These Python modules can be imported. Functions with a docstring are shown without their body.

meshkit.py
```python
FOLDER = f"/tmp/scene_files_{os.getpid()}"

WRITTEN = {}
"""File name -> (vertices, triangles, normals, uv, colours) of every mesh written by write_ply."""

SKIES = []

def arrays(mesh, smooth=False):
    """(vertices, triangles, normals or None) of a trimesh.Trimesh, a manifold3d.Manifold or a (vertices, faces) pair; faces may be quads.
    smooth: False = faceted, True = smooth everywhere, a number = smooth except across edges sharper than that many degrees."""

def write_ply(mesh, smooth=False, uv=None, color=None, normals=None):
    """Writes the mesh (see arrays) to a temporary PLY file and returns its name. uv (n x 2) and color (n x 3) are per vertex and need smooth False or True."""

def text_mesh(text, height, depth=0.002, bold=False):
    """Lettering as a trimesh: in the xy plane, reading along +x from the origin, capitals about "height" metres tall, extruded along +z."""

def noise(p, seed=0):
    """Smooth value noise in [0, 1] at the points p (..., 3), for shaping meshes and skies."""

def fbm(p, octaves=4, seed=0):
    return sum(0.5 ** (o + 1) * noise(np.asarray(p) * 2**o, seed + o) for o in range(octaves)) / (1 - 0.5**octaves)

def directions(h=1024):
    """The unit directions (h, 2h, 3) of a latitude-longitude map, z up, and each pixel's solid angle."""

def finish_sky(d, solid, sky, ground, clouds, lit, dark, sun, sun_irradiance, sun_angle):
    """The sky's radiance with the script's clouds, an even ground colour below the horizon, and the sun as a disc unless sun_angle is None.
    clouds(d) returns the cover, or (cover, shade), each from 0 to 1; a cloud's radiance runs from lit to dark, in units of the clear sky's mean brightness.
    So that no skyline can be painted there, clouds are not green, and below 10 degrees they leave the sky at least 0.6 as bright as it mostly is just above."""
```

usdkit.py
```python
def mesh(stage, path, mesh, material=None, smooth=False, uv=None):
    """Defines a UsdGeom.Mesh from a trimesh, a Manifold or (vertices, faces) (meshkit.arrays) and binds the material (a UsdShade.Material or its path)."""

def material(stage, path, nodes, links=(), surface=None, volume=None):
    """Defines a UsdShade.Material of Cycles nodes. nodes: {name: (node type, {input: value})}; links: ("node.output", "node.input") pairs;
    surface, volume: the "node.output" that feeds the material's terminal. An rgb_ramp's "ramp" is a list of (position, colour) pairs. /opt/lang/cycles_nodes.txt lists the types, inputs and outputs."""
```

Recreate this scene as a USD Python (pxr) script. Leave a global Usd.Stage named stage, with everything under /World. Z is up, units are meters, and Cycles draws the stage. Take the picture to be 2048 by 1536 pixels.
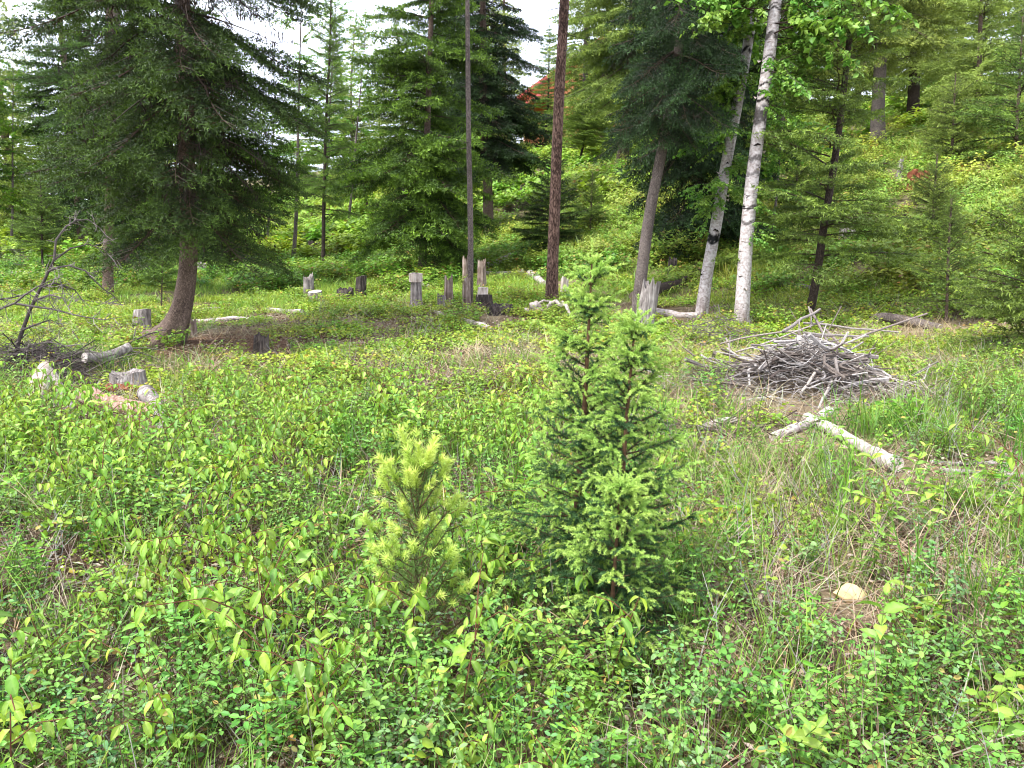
import math
import numpy as np, trimesh, usdkit, meshkit
from pxr import Usd, UsdGeom, UsdLux, UsdShade, Gf, Sdf, Vt

stage = Usd.Stage.CreateInMemory()
UsdGeom.SetStageUpAxis(stage, 'Z')
UsdGeom.SetStageMetersPerUnit(stage, 1.0)
UsdGeom.Xform.Define(stage, '/World')
UsdGeom.Scope.Define(stage, '/World/Looks')

# ------------------------------------------------------------------ camera, sky, sun, exposure
EYE, PITCH, FPX = 1.65, math.radians(12.3), 1550.0          # FPX: focal length in pixels of a 2048 wide picture
cam = UsdGeom.Camera.Define(stage, '/World/camera')
cam.AddTranslateOp().Set(Gf.Vec3d(0, 0, EYE))
cam.AddRotateXOp().Set(90 - math.degrees(PITCH))
cam.CreateHorizontalApertureAttr(36.0)
cam.CreateVerticalApertureAttr(27.0)
cam.CreateFocalLengthAttr(36.0 * FPX / 2048)
cam.CreateClippingRangeAttr(Gf.Vec2f(0.05, 5000))
cam.CreateExposureAttr(2.52)

SUN_EL, SUN_AZ = math.radians(58), math.radians(-125)       # azimuth of the direction towards the sun: atan2(x, y)
SKY_STRENGTH, SUN_INTENSITY = 0.06, 0.4
sky_mat = usdkit.material(stage, '/World/Looks/overcast_sky', {
    'sky': ('sky_texture', {'sky_type': 'single_scattering', 'sun_disc': False, 'sun_elevation': SUN_EL, 'sun_rotation': SUN_AZ}),
    'tc': ('texture_coordinate', {}),
    'noise': ('noise_texture', {'scale': 2.2, 'detail': 5.0, 'roughness': 0.55}),
    'shade': ('rgb_ramp', {'ramp': [(0.3, (6.3, 6.8, 8.3)), (0.7, (8.3, 8.75, 9.9))]}),
    'mix': ('mix_color', {'fac': 0.9}),
    'bg': ('background_shader', {'strength': SKY_STRENGTH}),
}, [('tc.generated', 'noise.vector'), ('noise.fac', 'shade.fac'), ('sky.color', 'mix.a'), ('shade.color', 'mix.b'), ('mix.result', 'bg.color')], surface='bg.background')
dome = UsdLux.DomeLight.Define(stage, '/World/sky')
UsdShade.MaterialBindingAPI.Apply(dome.GetPrim()).Bind(sky_mat)
dome.GetPrim().SetCustomDataByKey('kind', 'structure')
sun = UsdLux.DistantLight.Define(stage, '/World/sun')
sun.CreateNormalizeAttr(True); sun.CreateIntensityAttr(SUN_INTENSITY); sun.CreateAngleAttr(10.0); sun.CreateColorAttr(Gf.Vec3f(1.0, 0.985, 0.955))
sun.AddRotateZOp().Set(-math.degrees(SUN_AZ)); sun.AddRotateXOp().Set(-(90 - math.degrees(SUN_EL)))

# ------------------------------------------------------------------ helpers
def C(r, g, b):
    c = np.array([r, g, b], float) / 255
    return np.where(c <= 0.04045, c / 12.92, ((c + 0.055) / 1.055) ** 2.4)

def smooth(a, b, x):
    t = np.clip((np.asarray(x, float) - a) / (b - a), 0, 1)
    return t * t * (3 - 2 * t)

def unit(v):
    v = np.asarray(v, float)
    return v / (np.linalg.norm(v, axis=-1, keepdims=True) + 1e-12)

def height(x, y):
    """The ground: a flat clearing, a hillside that starts along a slanting line behind and to the right."""
    x, y = np.asarray(x, float), np.asarray(y, float)
    s = 0.853 * x + 0.522 * y - 10.6 + 1.2 * (meshkit.noise(np.stack([x * .12, y * .12, 0 * x], -1), 5) - .5)
    toe = 1.6 * np.logaddexp(0, s / 1.6)
    hill = 0.31 * toe
    hill = 11.5 * (1 - np.exp(-hill / 11.5)) * 1.12
    p = np.stack([x, y, 0 * x], -1)
    r = np.sqrt(x * x + y * y)
    bump = 0.22 * (meshkit.noise(p * 0.33, 1) - .5) * smooth(3, 9, r) + 0.07 * (meshkit.noise(p * 1.3, 2) - .5) * smooth(1, 3, r)
    hump = 0.16 * np.exp(-((x + 0.9) / 4.0) ** 2 - ((y - 12.2) / 1.6) ** 2)          # the low rise in front of the stumps
    return hill + bump + hump + 0.012 * np.clip(y - 24, 0, 200) * smooth(4, -6, x)

FWD = np.array([0, math.cos(PITCH), -math.sin(PITCH)]); UPV = np.array([0, math.sin(PITCH), math.cos(PITCH)])
def ray(px, py):
    return FWD + (px - 1024) / FPX * np.array([1., 0, 0]) + (768 - py) / FPX * UPV

def hit(px, py, far=90.0):
    """Where the line of sight through a point of the photograph meets the ground."""
    d = ray(px, py)
    t = np.concatenate([np.arange(1.2, 20, .02), np.arange(20, far, .1)])
    p = np.array([0, 0, EYE]) + t[:, None] * d
    below = np.nonzero(p[:, 2] <= height(p[:, 0], p[:, 1]))[0]
    q = p[below[0]] if len(below) else p[-1]
    return np.array([q[0], q[1], float(height(q[0], q[1]))])

def at(px, py, Y):
    d = ray(px, py)
    return np.array([0, 0, EYE]) + d * (Y / d[1])

def frames(d):
    """Two unit vectors across each direction d."""
    d = unit(d)
    a = np.cross(d, np.where(np.abs(d[..., 2:]) < .9, [0, 0, 1.], [1., 0, 0]))
    a = unit(a)
    return a, np.cross(d, a)

class MB:
    """Collects triangles with a colour at each corner; becomes ONE mesh."""
    def __init__(s): s.v, s.f, s.c, s.n = [], [], [], 0
    def add(s, v, f, c):
        v = np.asarray(v, float).reshape(-1, 3); f = np.asarray(f, int).reshape(-1, 3)
        s.v.append(v); s.f.append(f + s.n); s.c.append(np.broadcast_to(np.asarray(c, float), v.shape).copy()); s.n += len(v)
        return s
    def many(s, tv, tf, tc, R, T):
        """Copies of a template: R (n,3,3) with scale, T (n,3), tc one colour, (k,3) or (n,k,3)."""
        n, k = len(T), len(tv)
        v = np.einsum('nij,kj->nki', R, tv) + T[:, None]
        f = (tf[None] + (np.arange(n) * k)[:, None, None])
        tc = np.asarray(tc, float)
        if tc.ndim == 2 and len(tc) == n and n != k: tc = tc[:, None]
        return s.add(v.reshape(-1, 3), f.reshape(-1, 3), np.broadcast_to(tc, (n, k, 3)).reshape(-1, 3))
    def tube(s, p, r, sides=6, c=(.2, .15, .1), cap=True):
        p = np.asarray(p, float); r = np.broadcast_to(np.asarray(r, float), (len(p),))
        t = unit(np.gradient(p, axis=0)); a, b = frames(t.mean(0)[None]); a = a[0]
        A = unit(a - t * (t @ a)[:, None]); B = np.cross(t, A)
        ang = np.arange(sides) * 2 * np.pi / sides
        v = p[:, None] + r[:, None, None] * (np.cos(ang)[None, :, None] * A[:, None] + np.sin(ang)[None, :, None] * B[:, None])
        i, j = np.meshgrid(np.arange(len(p) - 1), np.arange(sides), indexing='ij')
        q = np.stack([i * sides + j, i * sides + (j + 1) % sides, (i + 1) * sides + (j + 1) % sides, (i + 1) * sides + j], -1).reshape(-1, 4)
        f = np.vstack([q[:, [0, 1, 2]], q[:, [0, 2, 3]]]); v = v.reshape(-1, 3)
        if cap:
            m = len(v); v = np.vstack([v, p[0], p[-1]]); k = np.arange(sides); e = (len(p) - 1) * sides
            f = np.vstack([f, np.stack([0 * k + m, (k + 1) % sides, k], 1), np.stack([0 * k + m + 1, e + k, e + (k + 1) % sides], 1)])
        cc = np.asarray(c, float)
        if cc.ndim == 2 and len(cc) == len(p):
            cc = np.repeat(cc, sides, 0)
            if cap: cc = np.vstack([cc, c[0], c[-1]])
        return s.add(v, f, cc)
    def done(s): return np.vstack(s.v), np.vstack(s.f), np.vstack(s.c)

USED = {}
def numbered(parent, name):
    k = USED.get((parent, name), 0); USED[(parent, name)] = k + 1
    return f'{parent}/{name}' + (f'_{k:03d}' if k else '')

def data(prim, **kw):
    for k, v in kw.items():
        if v: prim.SetCustomDataByKey({'cat': 'category'}.get(k, k), v)
    return prim

def write_mesh(path, mb, mat, smooth_n=False, origin=None):
    v, f, c = mb.done() if isinstance(mb, MB) else mb
    if origin is not None: v = v - origin
    m = usdkit.mesh(stage, path, (v, f), mat, smooth=smooth_n)
    UsdGeom.PrimvarsAPI(m).CreatePrimvar('col', Sdf.ValueTypeNames.Color3fArray, 'vertex').Set(Vt.Vec3fArray.FromNumpy(np.clip(c, 0, 1).astype(np.float32)))
    return m

class Thing:
    def __init__(s, name, label, cat, o, group=None, kind=None):
        s.o = np.asarray(o, float); s.path = numbered('/World', name)
        x = UsdGeom.Xform.Define(stage, s.path); x.AddTranslateOp().Set(Gf.Vec3d(*map(float, s.o)))
        s.prim = data(x.GetPrim(), label=label, cat=cat, group=group, kind=kind)
    def part(s, name, mb, mat, smooth_n=False, label=None, under=None, kind=None):
        p = numbered(under or s.path, name)
        m = write_mesh(p, mb, mat, smooth_n, s.o)
        data(m.GetPrim(), label=label, kind=kind)
        return p

def single(name, label, cat, o, mb, mat, smooth_n=False, group=None, kind=None):
    p = numbered('/World', name); o = np.asarray(o, float)
    m = write_mesh(p, mb, mat, smooth_n, o); m.AddTranslateOp().Set(Gf.Vec3d(*map(float, o)))
    data(m.GetPrim(), label=label, cat=cat, group=group, kind=kind)
    return p

def qmul(a, b):
    w1, x1, y1, z1 = a.T; w2, x2, y2, z2 = b.T
    return np.stack([w1*w2-x1*x2-y1*y2-z1*z2, w1*x2+x1*w2+y1*z2-z1*y2, w1*y2-x1*z2+y1*w2+z1*x2, w1*z2+x1*y2-y1*x2+z1*w2], 1)
def qaxis(ax, ang):
    ang = np.atleast_1d(ang); q = np.zeros((len(ang), 4)); q[:, 0] = np.cos(ang / 2); q[:, 1 + ax] = np.sin(ang / 2)
    return q

def instancer(path, protos, pos, quat, scale, idx):
    """protos: paths of prototype prims."""
    pi = UsdGeom.PointInstancer.Define(stage, path)
    used = np.unique(idx); remap = {k: i for i, k in enumerate(used)}
    pi.CreatePrototypesRel().SetTargets([Sdf.Path(protos[k]) for k in used])
    pi.CreateProtoIndicesAttr(Vt.IntArray.FromNumpy(np.array([remap[k] for k in idx], np.int32)))
    pi.CreatePositionsAttr(Vt.Vec3fArray.FromNumpy(np.asarray(pos, np.float32)))
    pi.CreateOrientationsAttr(Vt.QuathArray([Gf.Quath(*map(float, q)) for q in quat]))
    sc = np.asarray(scale, np.float32); sc = np.repeat(sc[:, None], 3, 1) if sc.ndim == 1 else sc
    pi.CreateScalesAttr(Vt.Vec3fArray.FromNumpy(sc))
    return pi

# ------------------------------------------------------------------ materials
def foliage(name, trans=0.32, rough=0.5, spread=(0.72, 1.28), hue=0.02, spec=0.4, tint=(1.12, 1.14, .66), sat=1.03):
    """Leaves and needles: the mesh's own colour, varied from leaf to leaf and from plant to plant, light shining through."""
    return usdkit.material(stage, f'/World/Looks/{name}', {
        'col': ('attribute', {'attribute': 'col'}), 'geo': ('geometry', {}), 'obj': ('object_info', {}),
        'val': ('map_range', {'from_min': 0., 'from_max': 1., 'to_min': spread[0], 'to_max': spread[1]}),
        'hue': ('map_range', {'from_min': 0., 'from_max': 1., 'to_min': .5 - hue, 'to_max': .5 + hue}),
        'hsv': ('hsv', {'saturation': sat}),
        'p': ('principled_bsdf', {'roughness': rough, 'specular_ior_level': spec}),
        'warm': ('mix_color', {'blend_type': 'multiply', 'fac': 1.0, 'b': tint, 'use_clamp_result': False}),
        't': ('translucent_bsdf', {}), 'm': ('mix_closure', {'fac': trans}),
    }, [('geo.random_per_island', 'val.value'), ('obj.random', 'hue.value'), ('col.color', 'hsv.color'), ('val.result', 'hsv.value'), ('hue.result', 'hsv.hue'),
        ('hsv.color', 'p.base_color'), ('hsv.color', 'warm.a'), ('warm.result', 't.color'), ('p.BSDF', 'm.closure1'), ('t.BSDF', 'm.closure2')], surface='m.closure')

M_leaf = foliage('leaf')
M_needle = foliage('needle', trans=.22, rough=.6, spec=.25, spread=(.84, 1.16), hue=.012, tint=(1.2, 1.2, .6))
M_shoot = foliage('fresh_needle', trans=.26, rough=.55, spread=(.85, 1.2), hue=.01, tint=(1.15, 1.15, .7), sat=1.)
M_grass = foliage('grass_blade', trans=.3, rough=.5)
M_twig = usdkit.material(stage, '/World/Looks/dead_twig', {
    'col': ('attribute', {'attribute': 'col'}), 'geo': ('geometry', {}),
    'val': ('map_range', {'from_min': 0., 'from_max': 1., 'to_min': .6, 'to_max': 1.4}), 'hsv': ('hsv', {}),
    'n': ('noise_texture', {'scale': 60.0, 'detail': 3.0}), 'tone': ('map_range', {'from_min': .3, 'from_max': .7, 'to_min': .55, 'to_max': 1.3}),
    'mul': ('math', {'math_type': 'multiply'}),
    'p': ('principled_bsdf', {'roughness': .85, 'specular_ior_level': .15}),
}, [('geo.position', 'n.vector'), ('geo.random_per_island', 'val.value'), ('n.fac', 'tone.value'), ('val.result', 'mul.value1'), ('tone.result', 'mul.value2'), ('mul.value', 'hsv.value'), ('col.color', 'hsv.color'), ('hsv.color', 'p.base_color')], surface='p.BSDF')

def bark(name, dark, mid, light, scale, stretch=.25, bump=.6, dist=.015):
    """Bark in small irregular upright flakes."""
    return usdkit.material(stage, f'/World/Looks/{name}', {
        'tc': ('texture_coordinate', {}), 'map': ('mapping', {'scale': (1, 1, stretch)}),
        'warp': ('noise_texture', {'scale': scale * .7, 'detail': 4.0, 'roughness': .65}), 'wm': ('vector_math', {'math_type': 'multiply_add', 'vector2': (.11, .11, .11)}),
        'v': ('voronoi_texture', {'scale': scale, 'feature': 'distance_to_edge'}),
        'n': ('noise_texture', {'scale': scale * 1.6, 'detail': 7.0, 'roughness': .7}), 'big': ('noise_texture', {'scale': 3.0, 'detail': 4.0, 'roughness': .6}),
        'edge': ('map_range', {'from_min': 0., 'from_max': .3, 'to_min': 0., 'to_max': .34, 'clamp': True}),
        'a1': ('math', {'math_type': 'add'}), 'a2': ('math', {'math_type': 'multiply_add', 'value2': .5}), 'a3': ('math', {'math_type': 'subtract', 'value2': .36}),
        'ramp': ('rgb_ramp', {'ramp': [(.2, dark), (.45, mid), (.72, light)]}),
        'bump': ('bump', {'strength': bump, 'distance': dist}),
        'p': ('principled_bsdf', {'roughness': .9, 'specular_ior_level': .15}),
    }, [('tc.object', 'map.vector'), ('map.vector', 'warp.vector'), ('warp.color', 'wm.vector1'), ('map.vector', 'wm.vector3'), ('wm.vector', 'v.vector'), ('wm.vector', 'n.vector'), ('tc.object', 'big.vector'),
        ('v.distance', 'edge.value'), ('edge.result', 'a1.value1'), ('n.fac', 'a1.value2'), ('big.fac', 'a2.value1'), ('a1.value', 'a2.value3'), ('a2.value', 'a3.value1'),
        ('a3.value', 'ramp.fac'), ('a1.value', 'bump.height'), ('ramp.color', 'p.base_color'), ('bump.normal', 'p.normal')], surface='p.BSDF')

M_spruce_bark = bark('spruce_bark', C(40, 33, 29), C(84, 70, 62), C(128, 110, 98), 40, .55)
M_grey_bark = bark('grey_bark', C(38, 33, 31), C(86, 76, 72), C(138, 126, 119), 46, .6, .9)
M_pine_bark = bark('pine_bark', C(30, 23, 21), C(72, 54, 47), C(138, 110, 98), 30, .28, 1.0)
M_dark_bark = bark('dark_bark', C(22, 18, 16), C(48, 40, 36), C(84, 72, 64), 44, .5)
def wood(name, dark, mid, light, scale=14., stretch=.07, bump=.7):
    """Weathered wood: streaks along the object's z axis."""
    return usdkit.material(stage, f'/World/Looks/{name}', {
        'tc': ('texture_coordinate', {}), 'map': ('mapping', {'scale': (1, 1, stretch)}),
        'n': ('noise_texture', {'scale': scale, 'detail': 6.0, 'roughness': .7}), 'n2': ('noise_texture', {'scale': 7.0, 'detail': 4.0}),
        's': ('math', {'math_type': 'multiply_add', 'value2': .45}),
        'sub': ('math', {'math_type': 'subtract', 'value2': .22}),
        'ramp': ('rgb_ramp', {'ramp': [(.3, dark), (.5, mid), (.72, light)]}), 'bump': ('bump', {'strength': bump, 'distance': .012}),
        'p': ('principled_bsdf', {'roughness': .88, 'specular_ior_level': .15}),
    }, [('tc.object', 'map.vector'), ('map.vector', 'n.vector'), ('tc.object', 'n2.vector'), ('n2.fac', 's.value1'), ('n.fac', 's.value3'), ('s.value', 'sub.value1'), ('sub.value', 'ramp.fac'), ('n.fac', 'bump.height'), ('ramp.color', 'p.base_color'), ('bump.normal', 'p.normal')], surface='p.BSDF')
M_grey_wood = wood('grey_wood', C(58, 52, 50), C(118, 110, 106), C(176, 168, 162), 40)
M_pale_wood = wood('pale_wood', C(104, 90, 80), C(172, 158, 148), C(208, 198, 190), 30, .12, 1.0)
M_black_wood = wood('charred_wood', C(22, 19, 18), C(56, 49, 46), C(108, 98, 92), 34)
M_red_wood = wood('rotten_red_wood', C(44, 22, 15), C(100, 54, 36), C(158, 108, 82), 26, .4, 1.0)
M_pink_wood = wood('crumbled_wood', C(74, 52, 44), C(142, 112, 98), C(190, 166, 152), 26, .4, 1.0)
M_brown_wood = wood('brown_wood', C(56, 46, 40), C(112, 96, 86), C(166, 152, 142), 34)
M_cut = wood('sawn_end', C(120, 108, 98), C(170, 160, 152), C(205, 198, 192), 24, 1.0, .3)
M_orange_wood = wood('stained_timber', C(164, 100, 68), C(186, 122, 86), C(204, 146, 108), 10, .3, .2)
M_birch = usdkit.material(stage, '/World/Looks/birch_bark', {
    'tc': ('texture_coordinate', {}), 'col': ('attribute', {'attribute': 'col'}),
    'map': ('mapping', {'scale': (5, 5, 40)}), 'map2': ('mapping', {'scale': (3, 3, 9)}), 'map3': ('mapping', {'scale': (1.2, 1.2, 22)}),
    'len': ('noise_texture', {'scale': 2.2, 'detail': 3.0, 'roughness': .6}), 'knot': ('noise_texture', {'scale': 2.4, 'detail': 4.0, 'roughness': .65}), 'ring': ('noise_texture', {'scale': 1.0, 'detail': 2.0}),
    'fine': ('noise_texture', {'scale': 30.0, 'detail': 4.0}),
    'lm': ('map_range', {'from_min': .60, 'from_max': .68, 'clamp': True}), 'km': ('map_range', {'from_min': .635, 'from_max': .68, 'clamp': True}), 'rm': ('map_range', {'from_min': .665, 'from_max': .70, 'clamp': True}),
    'tone': ('rgb_ramp', {'ramp': [(.35, C(146, 135, 131)), (.55, C(180, 171, 169)), (.7, C(197, 190, 188))]}),
    'm1': ('mix_color', {'b': C(110, 92, 84)}), 'm2': ('mix_color', {'b': C(34, 28, 26)}), 'm3': ('mix_color', {'b': C(52, 42, 38)}),
    'mul': ('mix_color', {'blend_type': 'multiply', 'fac': 1.0}),
    'bump': ('bump', {'strength': .5, 'distance': .006, 'invert': True}),
    'p': ('principled_bsdf', {'roughness': .6, 'specular_ior_level': .25}),
}, [('tc.object', 'map.vector'), ('tc.object', 'map2.vector'), ('tc.object', 'map3.vector'), ('map.vector', 'len.vector'), ('map2.vector', 'knot.vector'), ('map3.vector', 'ring.vector'), ('tc.object', 'fine.vector'),
    ('len.fac', 'lm.value'), ('knot.fac', 'km.value'), ('ring.fac', 'rm.value'), ('fine.fac', 'tone.fac'), ('tone.color', 'm1.a'), ('lm.result', 'm1.fac'), ('m1.result', 'm2.a'), ('km.result', 'm2.fac'), ('m2.result', 'm3.a'), ('rm.result', 'm3.fac'),
    ('m3.result', 'mul.a'), ('col.color', 'mul.b'), ('mul.result', 'p.base_color'), ('km.result', 'bump.height'), ('bump.normal', 'p.normal')], surface='p.BSDF')
M_ground = usdkit.material(stage, '/World/Looks/forest_floor', {
    'geo': ('geometry', {}), 'col': ('attribute', {'attribute': 'col'}),
    'n': ('noise_texture', {'scale': 3.0, 'detail': 8.0, 'roughness': .7}), 'f': ('noise_texture', {'scale': 45.0, 'detail': 5.0, 'roughness': .7}), 'v': ('voronoi_texture', {'scale': 55.0}),
    'tone': ('map_range', {'from_min': .3, 'from_max': .7, 'to_min': .45, 'to_max': 1.6}),
    'ramp': ('rgb_ramp', {'ramp': [(.3, C(52, 42, 34)), (.5, C(98, 82, 66)), (.68, C(156, 138, 114))]}),
    'mix': ('mix_color', {'fac': .5}), 'mul': ('mix_color', {'blend_type': 'multiply', 'fac': 1.0, 'use_clamp_result': False}), 'g': ('combine_xyz', {}),
    'bump': ('bump', {'strength': 1.0, 'distance': .03}), 'p': ('principled_bsdf', {'roughness': .95, 'specular_ior_level': .1}),
}, [('geo.position', 'n.vector'), ('geo.position', 'f.vector'), ('geo.position', 'v.vector'), ('f.fac', 'ramp.fac'), ('col.color', 'mix.a'), ('ramp.color', 'mix.b'), ('n.fac', 'tone.value'), ('tone.result', 'g.x'), ('tone.result', 'g.y'), ('tone.result', 'g.z'),
    ('mix.result', 'mul.a'), ('g.vector', 'mul.b'), ('mul.result', 'p.base_color'), ('f.fac', 'bump.height'), ('bump.normal', 'p.normal')], surface='p.BSDF')
def plain(name, c, rough=.6, metal=0.):
    return usdkit.material(stage, f'/World/Looks/{name}', {
        'tc': ('texture_coordinate', {}), 'n': ('noise_texture', {'scale': 9.0, 'detail': 5.0}), 'tone': ('map_range', {'from_min': .25, 'from_max': .75, 'to_min': .8, 'to_max': 1.15}), 'hsv': ('hsv', {'color': c}),
        'p': ('principled_bsdf', {'roughness': rough, 'metallic': metal}),
    }, [('tc.object', 'n.vector'), ('n.fac', 'tone.value'), ('tone.result', 'hsv.value'), ('hsv.color', 'p.base_color')], surface='p.BSDF')
M_red_roof = plain('red_metal_roof', C(188, 84, 84), .45)
M_glass = plain('dark_window_glass', C(40, 48, 54), .15)
M_stone = plain('tan_stone', C(196, 168, 122), .8)
M_pink = foliage('pink_petal', trans=.3, spread=(.8, 1.2), tint=(1.1, 1, 1.1))

# ------------------------------------------------------------------ the ground
def build_ground():
    ax = np.concatenate([np.arange(-220, -60, 10.), np.arange(-60, -24, 2.), np.arange(-24, -8, .4), np.arange(-8, 8, .12), np.arange(8, 24, .4), np.arange(24, 60, 2.), np.arange(60, 221, 10.)])
    ay = np.concatenate([np.arange(-60, -4, 8.), np.arange(-4, 16, .12), np.arange(16, 40, .4), np.arange(40, 90, 2.), np.arange(90, 321, 10.)])
    X, Y = np.meshgrid(ax, ay); Z = height(X, Y)
    v = np.stack([X, Y, Z], -1).reshape(-1, 3); nx = len(ax)
    i, j = np.meshgrid(np.arange(len(ay) - 1), np.arange(nx - 1), indexing='ij'); a = (i * nx + j).ravel()
    f = np.vstack([np.stack([a, a + 1, a + nx + 1], 1), np.stack([a, a + nx + 1, a + nx], 1)])
    p = v * [1, 1, 0]
    litter, moss, red, straw = C(74, 58, 46), C(78, 90, 44), C(96, 64, 50), C(138, 122, 96)
    g = smooth(.42, .62, meshkit.fbm(p * .5, 4, 11))[:, None]
    base = litter * (1 - g) + straw * g
    far = smooth(9, 22, v[:, 1])[:, None] * .8
    base = base * (1 - far) + moss * far
    t1 = hit(350, 690)
    d = np.hypot((v[:, 0] - t1[0] - .5) / 1.7, (v[:, 1] - t1[1] + .1) / 1.15) + .5 * (meshkit.fbm(p * 1.2, 3, 4) - .5)
    r = smooth(1.15, .6, d)[:, None]
    base = base * (1 - r) + red * r
    path = '/World/ground'
    write_mesh(path, (v, f, base), M_ground, True)
    data(stage.GetPrimAtPath(path), kind='structure', label='forest floor of brown litter rising to a hillside')
build_ground()

# ------------------------------------------------------------------ boughs of the conifers
def needles(mb, P0, P1, rng, step, ln, w, c0, c1, t0=None, t1=None, spread=.8, forward=.65, swell=0.):
    """Needles (one thin triangle each) all along the twigs P0-P1. c0, c1: colours at t=0 and t=1."""
    P0, P1 = np.asarray(P0, float), np.asarray(P1, float)
    L = np.linalg.norm(P1 - P0, axis=1); n = np.maximum(2, (L / step).astype(int))
    k = np.repeat(np.arange(len(L)), n); u = rng.random(len(k))
    d = unit(P1 - P0); a, b = frames(d); th = rng.random(len(k)) * 2 * np.pi
    rad = np.cos(th)[:, None] * a[k] + np.sin(th)[:, None] * b[k]
    base = P0[k] + u[:, None] * (P1 - P0)[k]
    dirn = unit(forward * d[k] + spread * rad + .18 * rng.normal(size=(len(k), 3)))
    side = unit(np.cross(dirn, rng.normal(size=(len(k), 3))))
    l = ln * (.7 + .6 * rng.random(len(k))) * (1 - swell * np.abs(u - .35))
    v = np.stack([base - side * w / 2, base + side * w / 2, base + dirn * l[:, None]], 1)
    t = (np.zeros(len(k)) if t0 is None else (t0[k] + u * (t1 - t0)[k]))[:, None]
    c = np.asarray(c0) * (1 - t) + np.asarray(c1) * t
    mb.add(v.reshape(-1, 3), np.arange(3 * len(k)).reshape(-1, 3), np.repeat(c, 3, 0))

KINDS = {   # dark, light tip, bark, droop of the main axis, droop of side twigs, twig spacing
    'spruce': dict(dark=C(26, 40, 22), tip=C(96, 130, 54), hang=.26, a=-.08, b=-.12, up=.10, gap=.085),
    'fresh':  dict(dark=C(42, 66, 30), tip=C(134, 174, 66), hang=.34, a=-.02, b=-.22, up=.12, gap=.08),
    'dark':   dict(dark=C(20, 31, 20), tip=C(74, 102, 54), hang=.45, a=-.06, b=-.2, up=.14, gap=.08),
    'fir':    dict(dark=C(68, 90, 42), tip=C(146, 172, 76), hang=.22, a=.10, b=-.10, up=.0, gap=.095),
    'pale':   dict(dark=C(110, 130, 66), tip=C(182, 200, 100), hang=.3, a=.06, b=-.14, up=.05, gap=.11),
    'yellow': dict(dark=C(88, 108, 52), tip=C(172, 188, 92), hang=.35, a=.05, b=-.18, up=.06, gap=.10),
}
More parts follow.
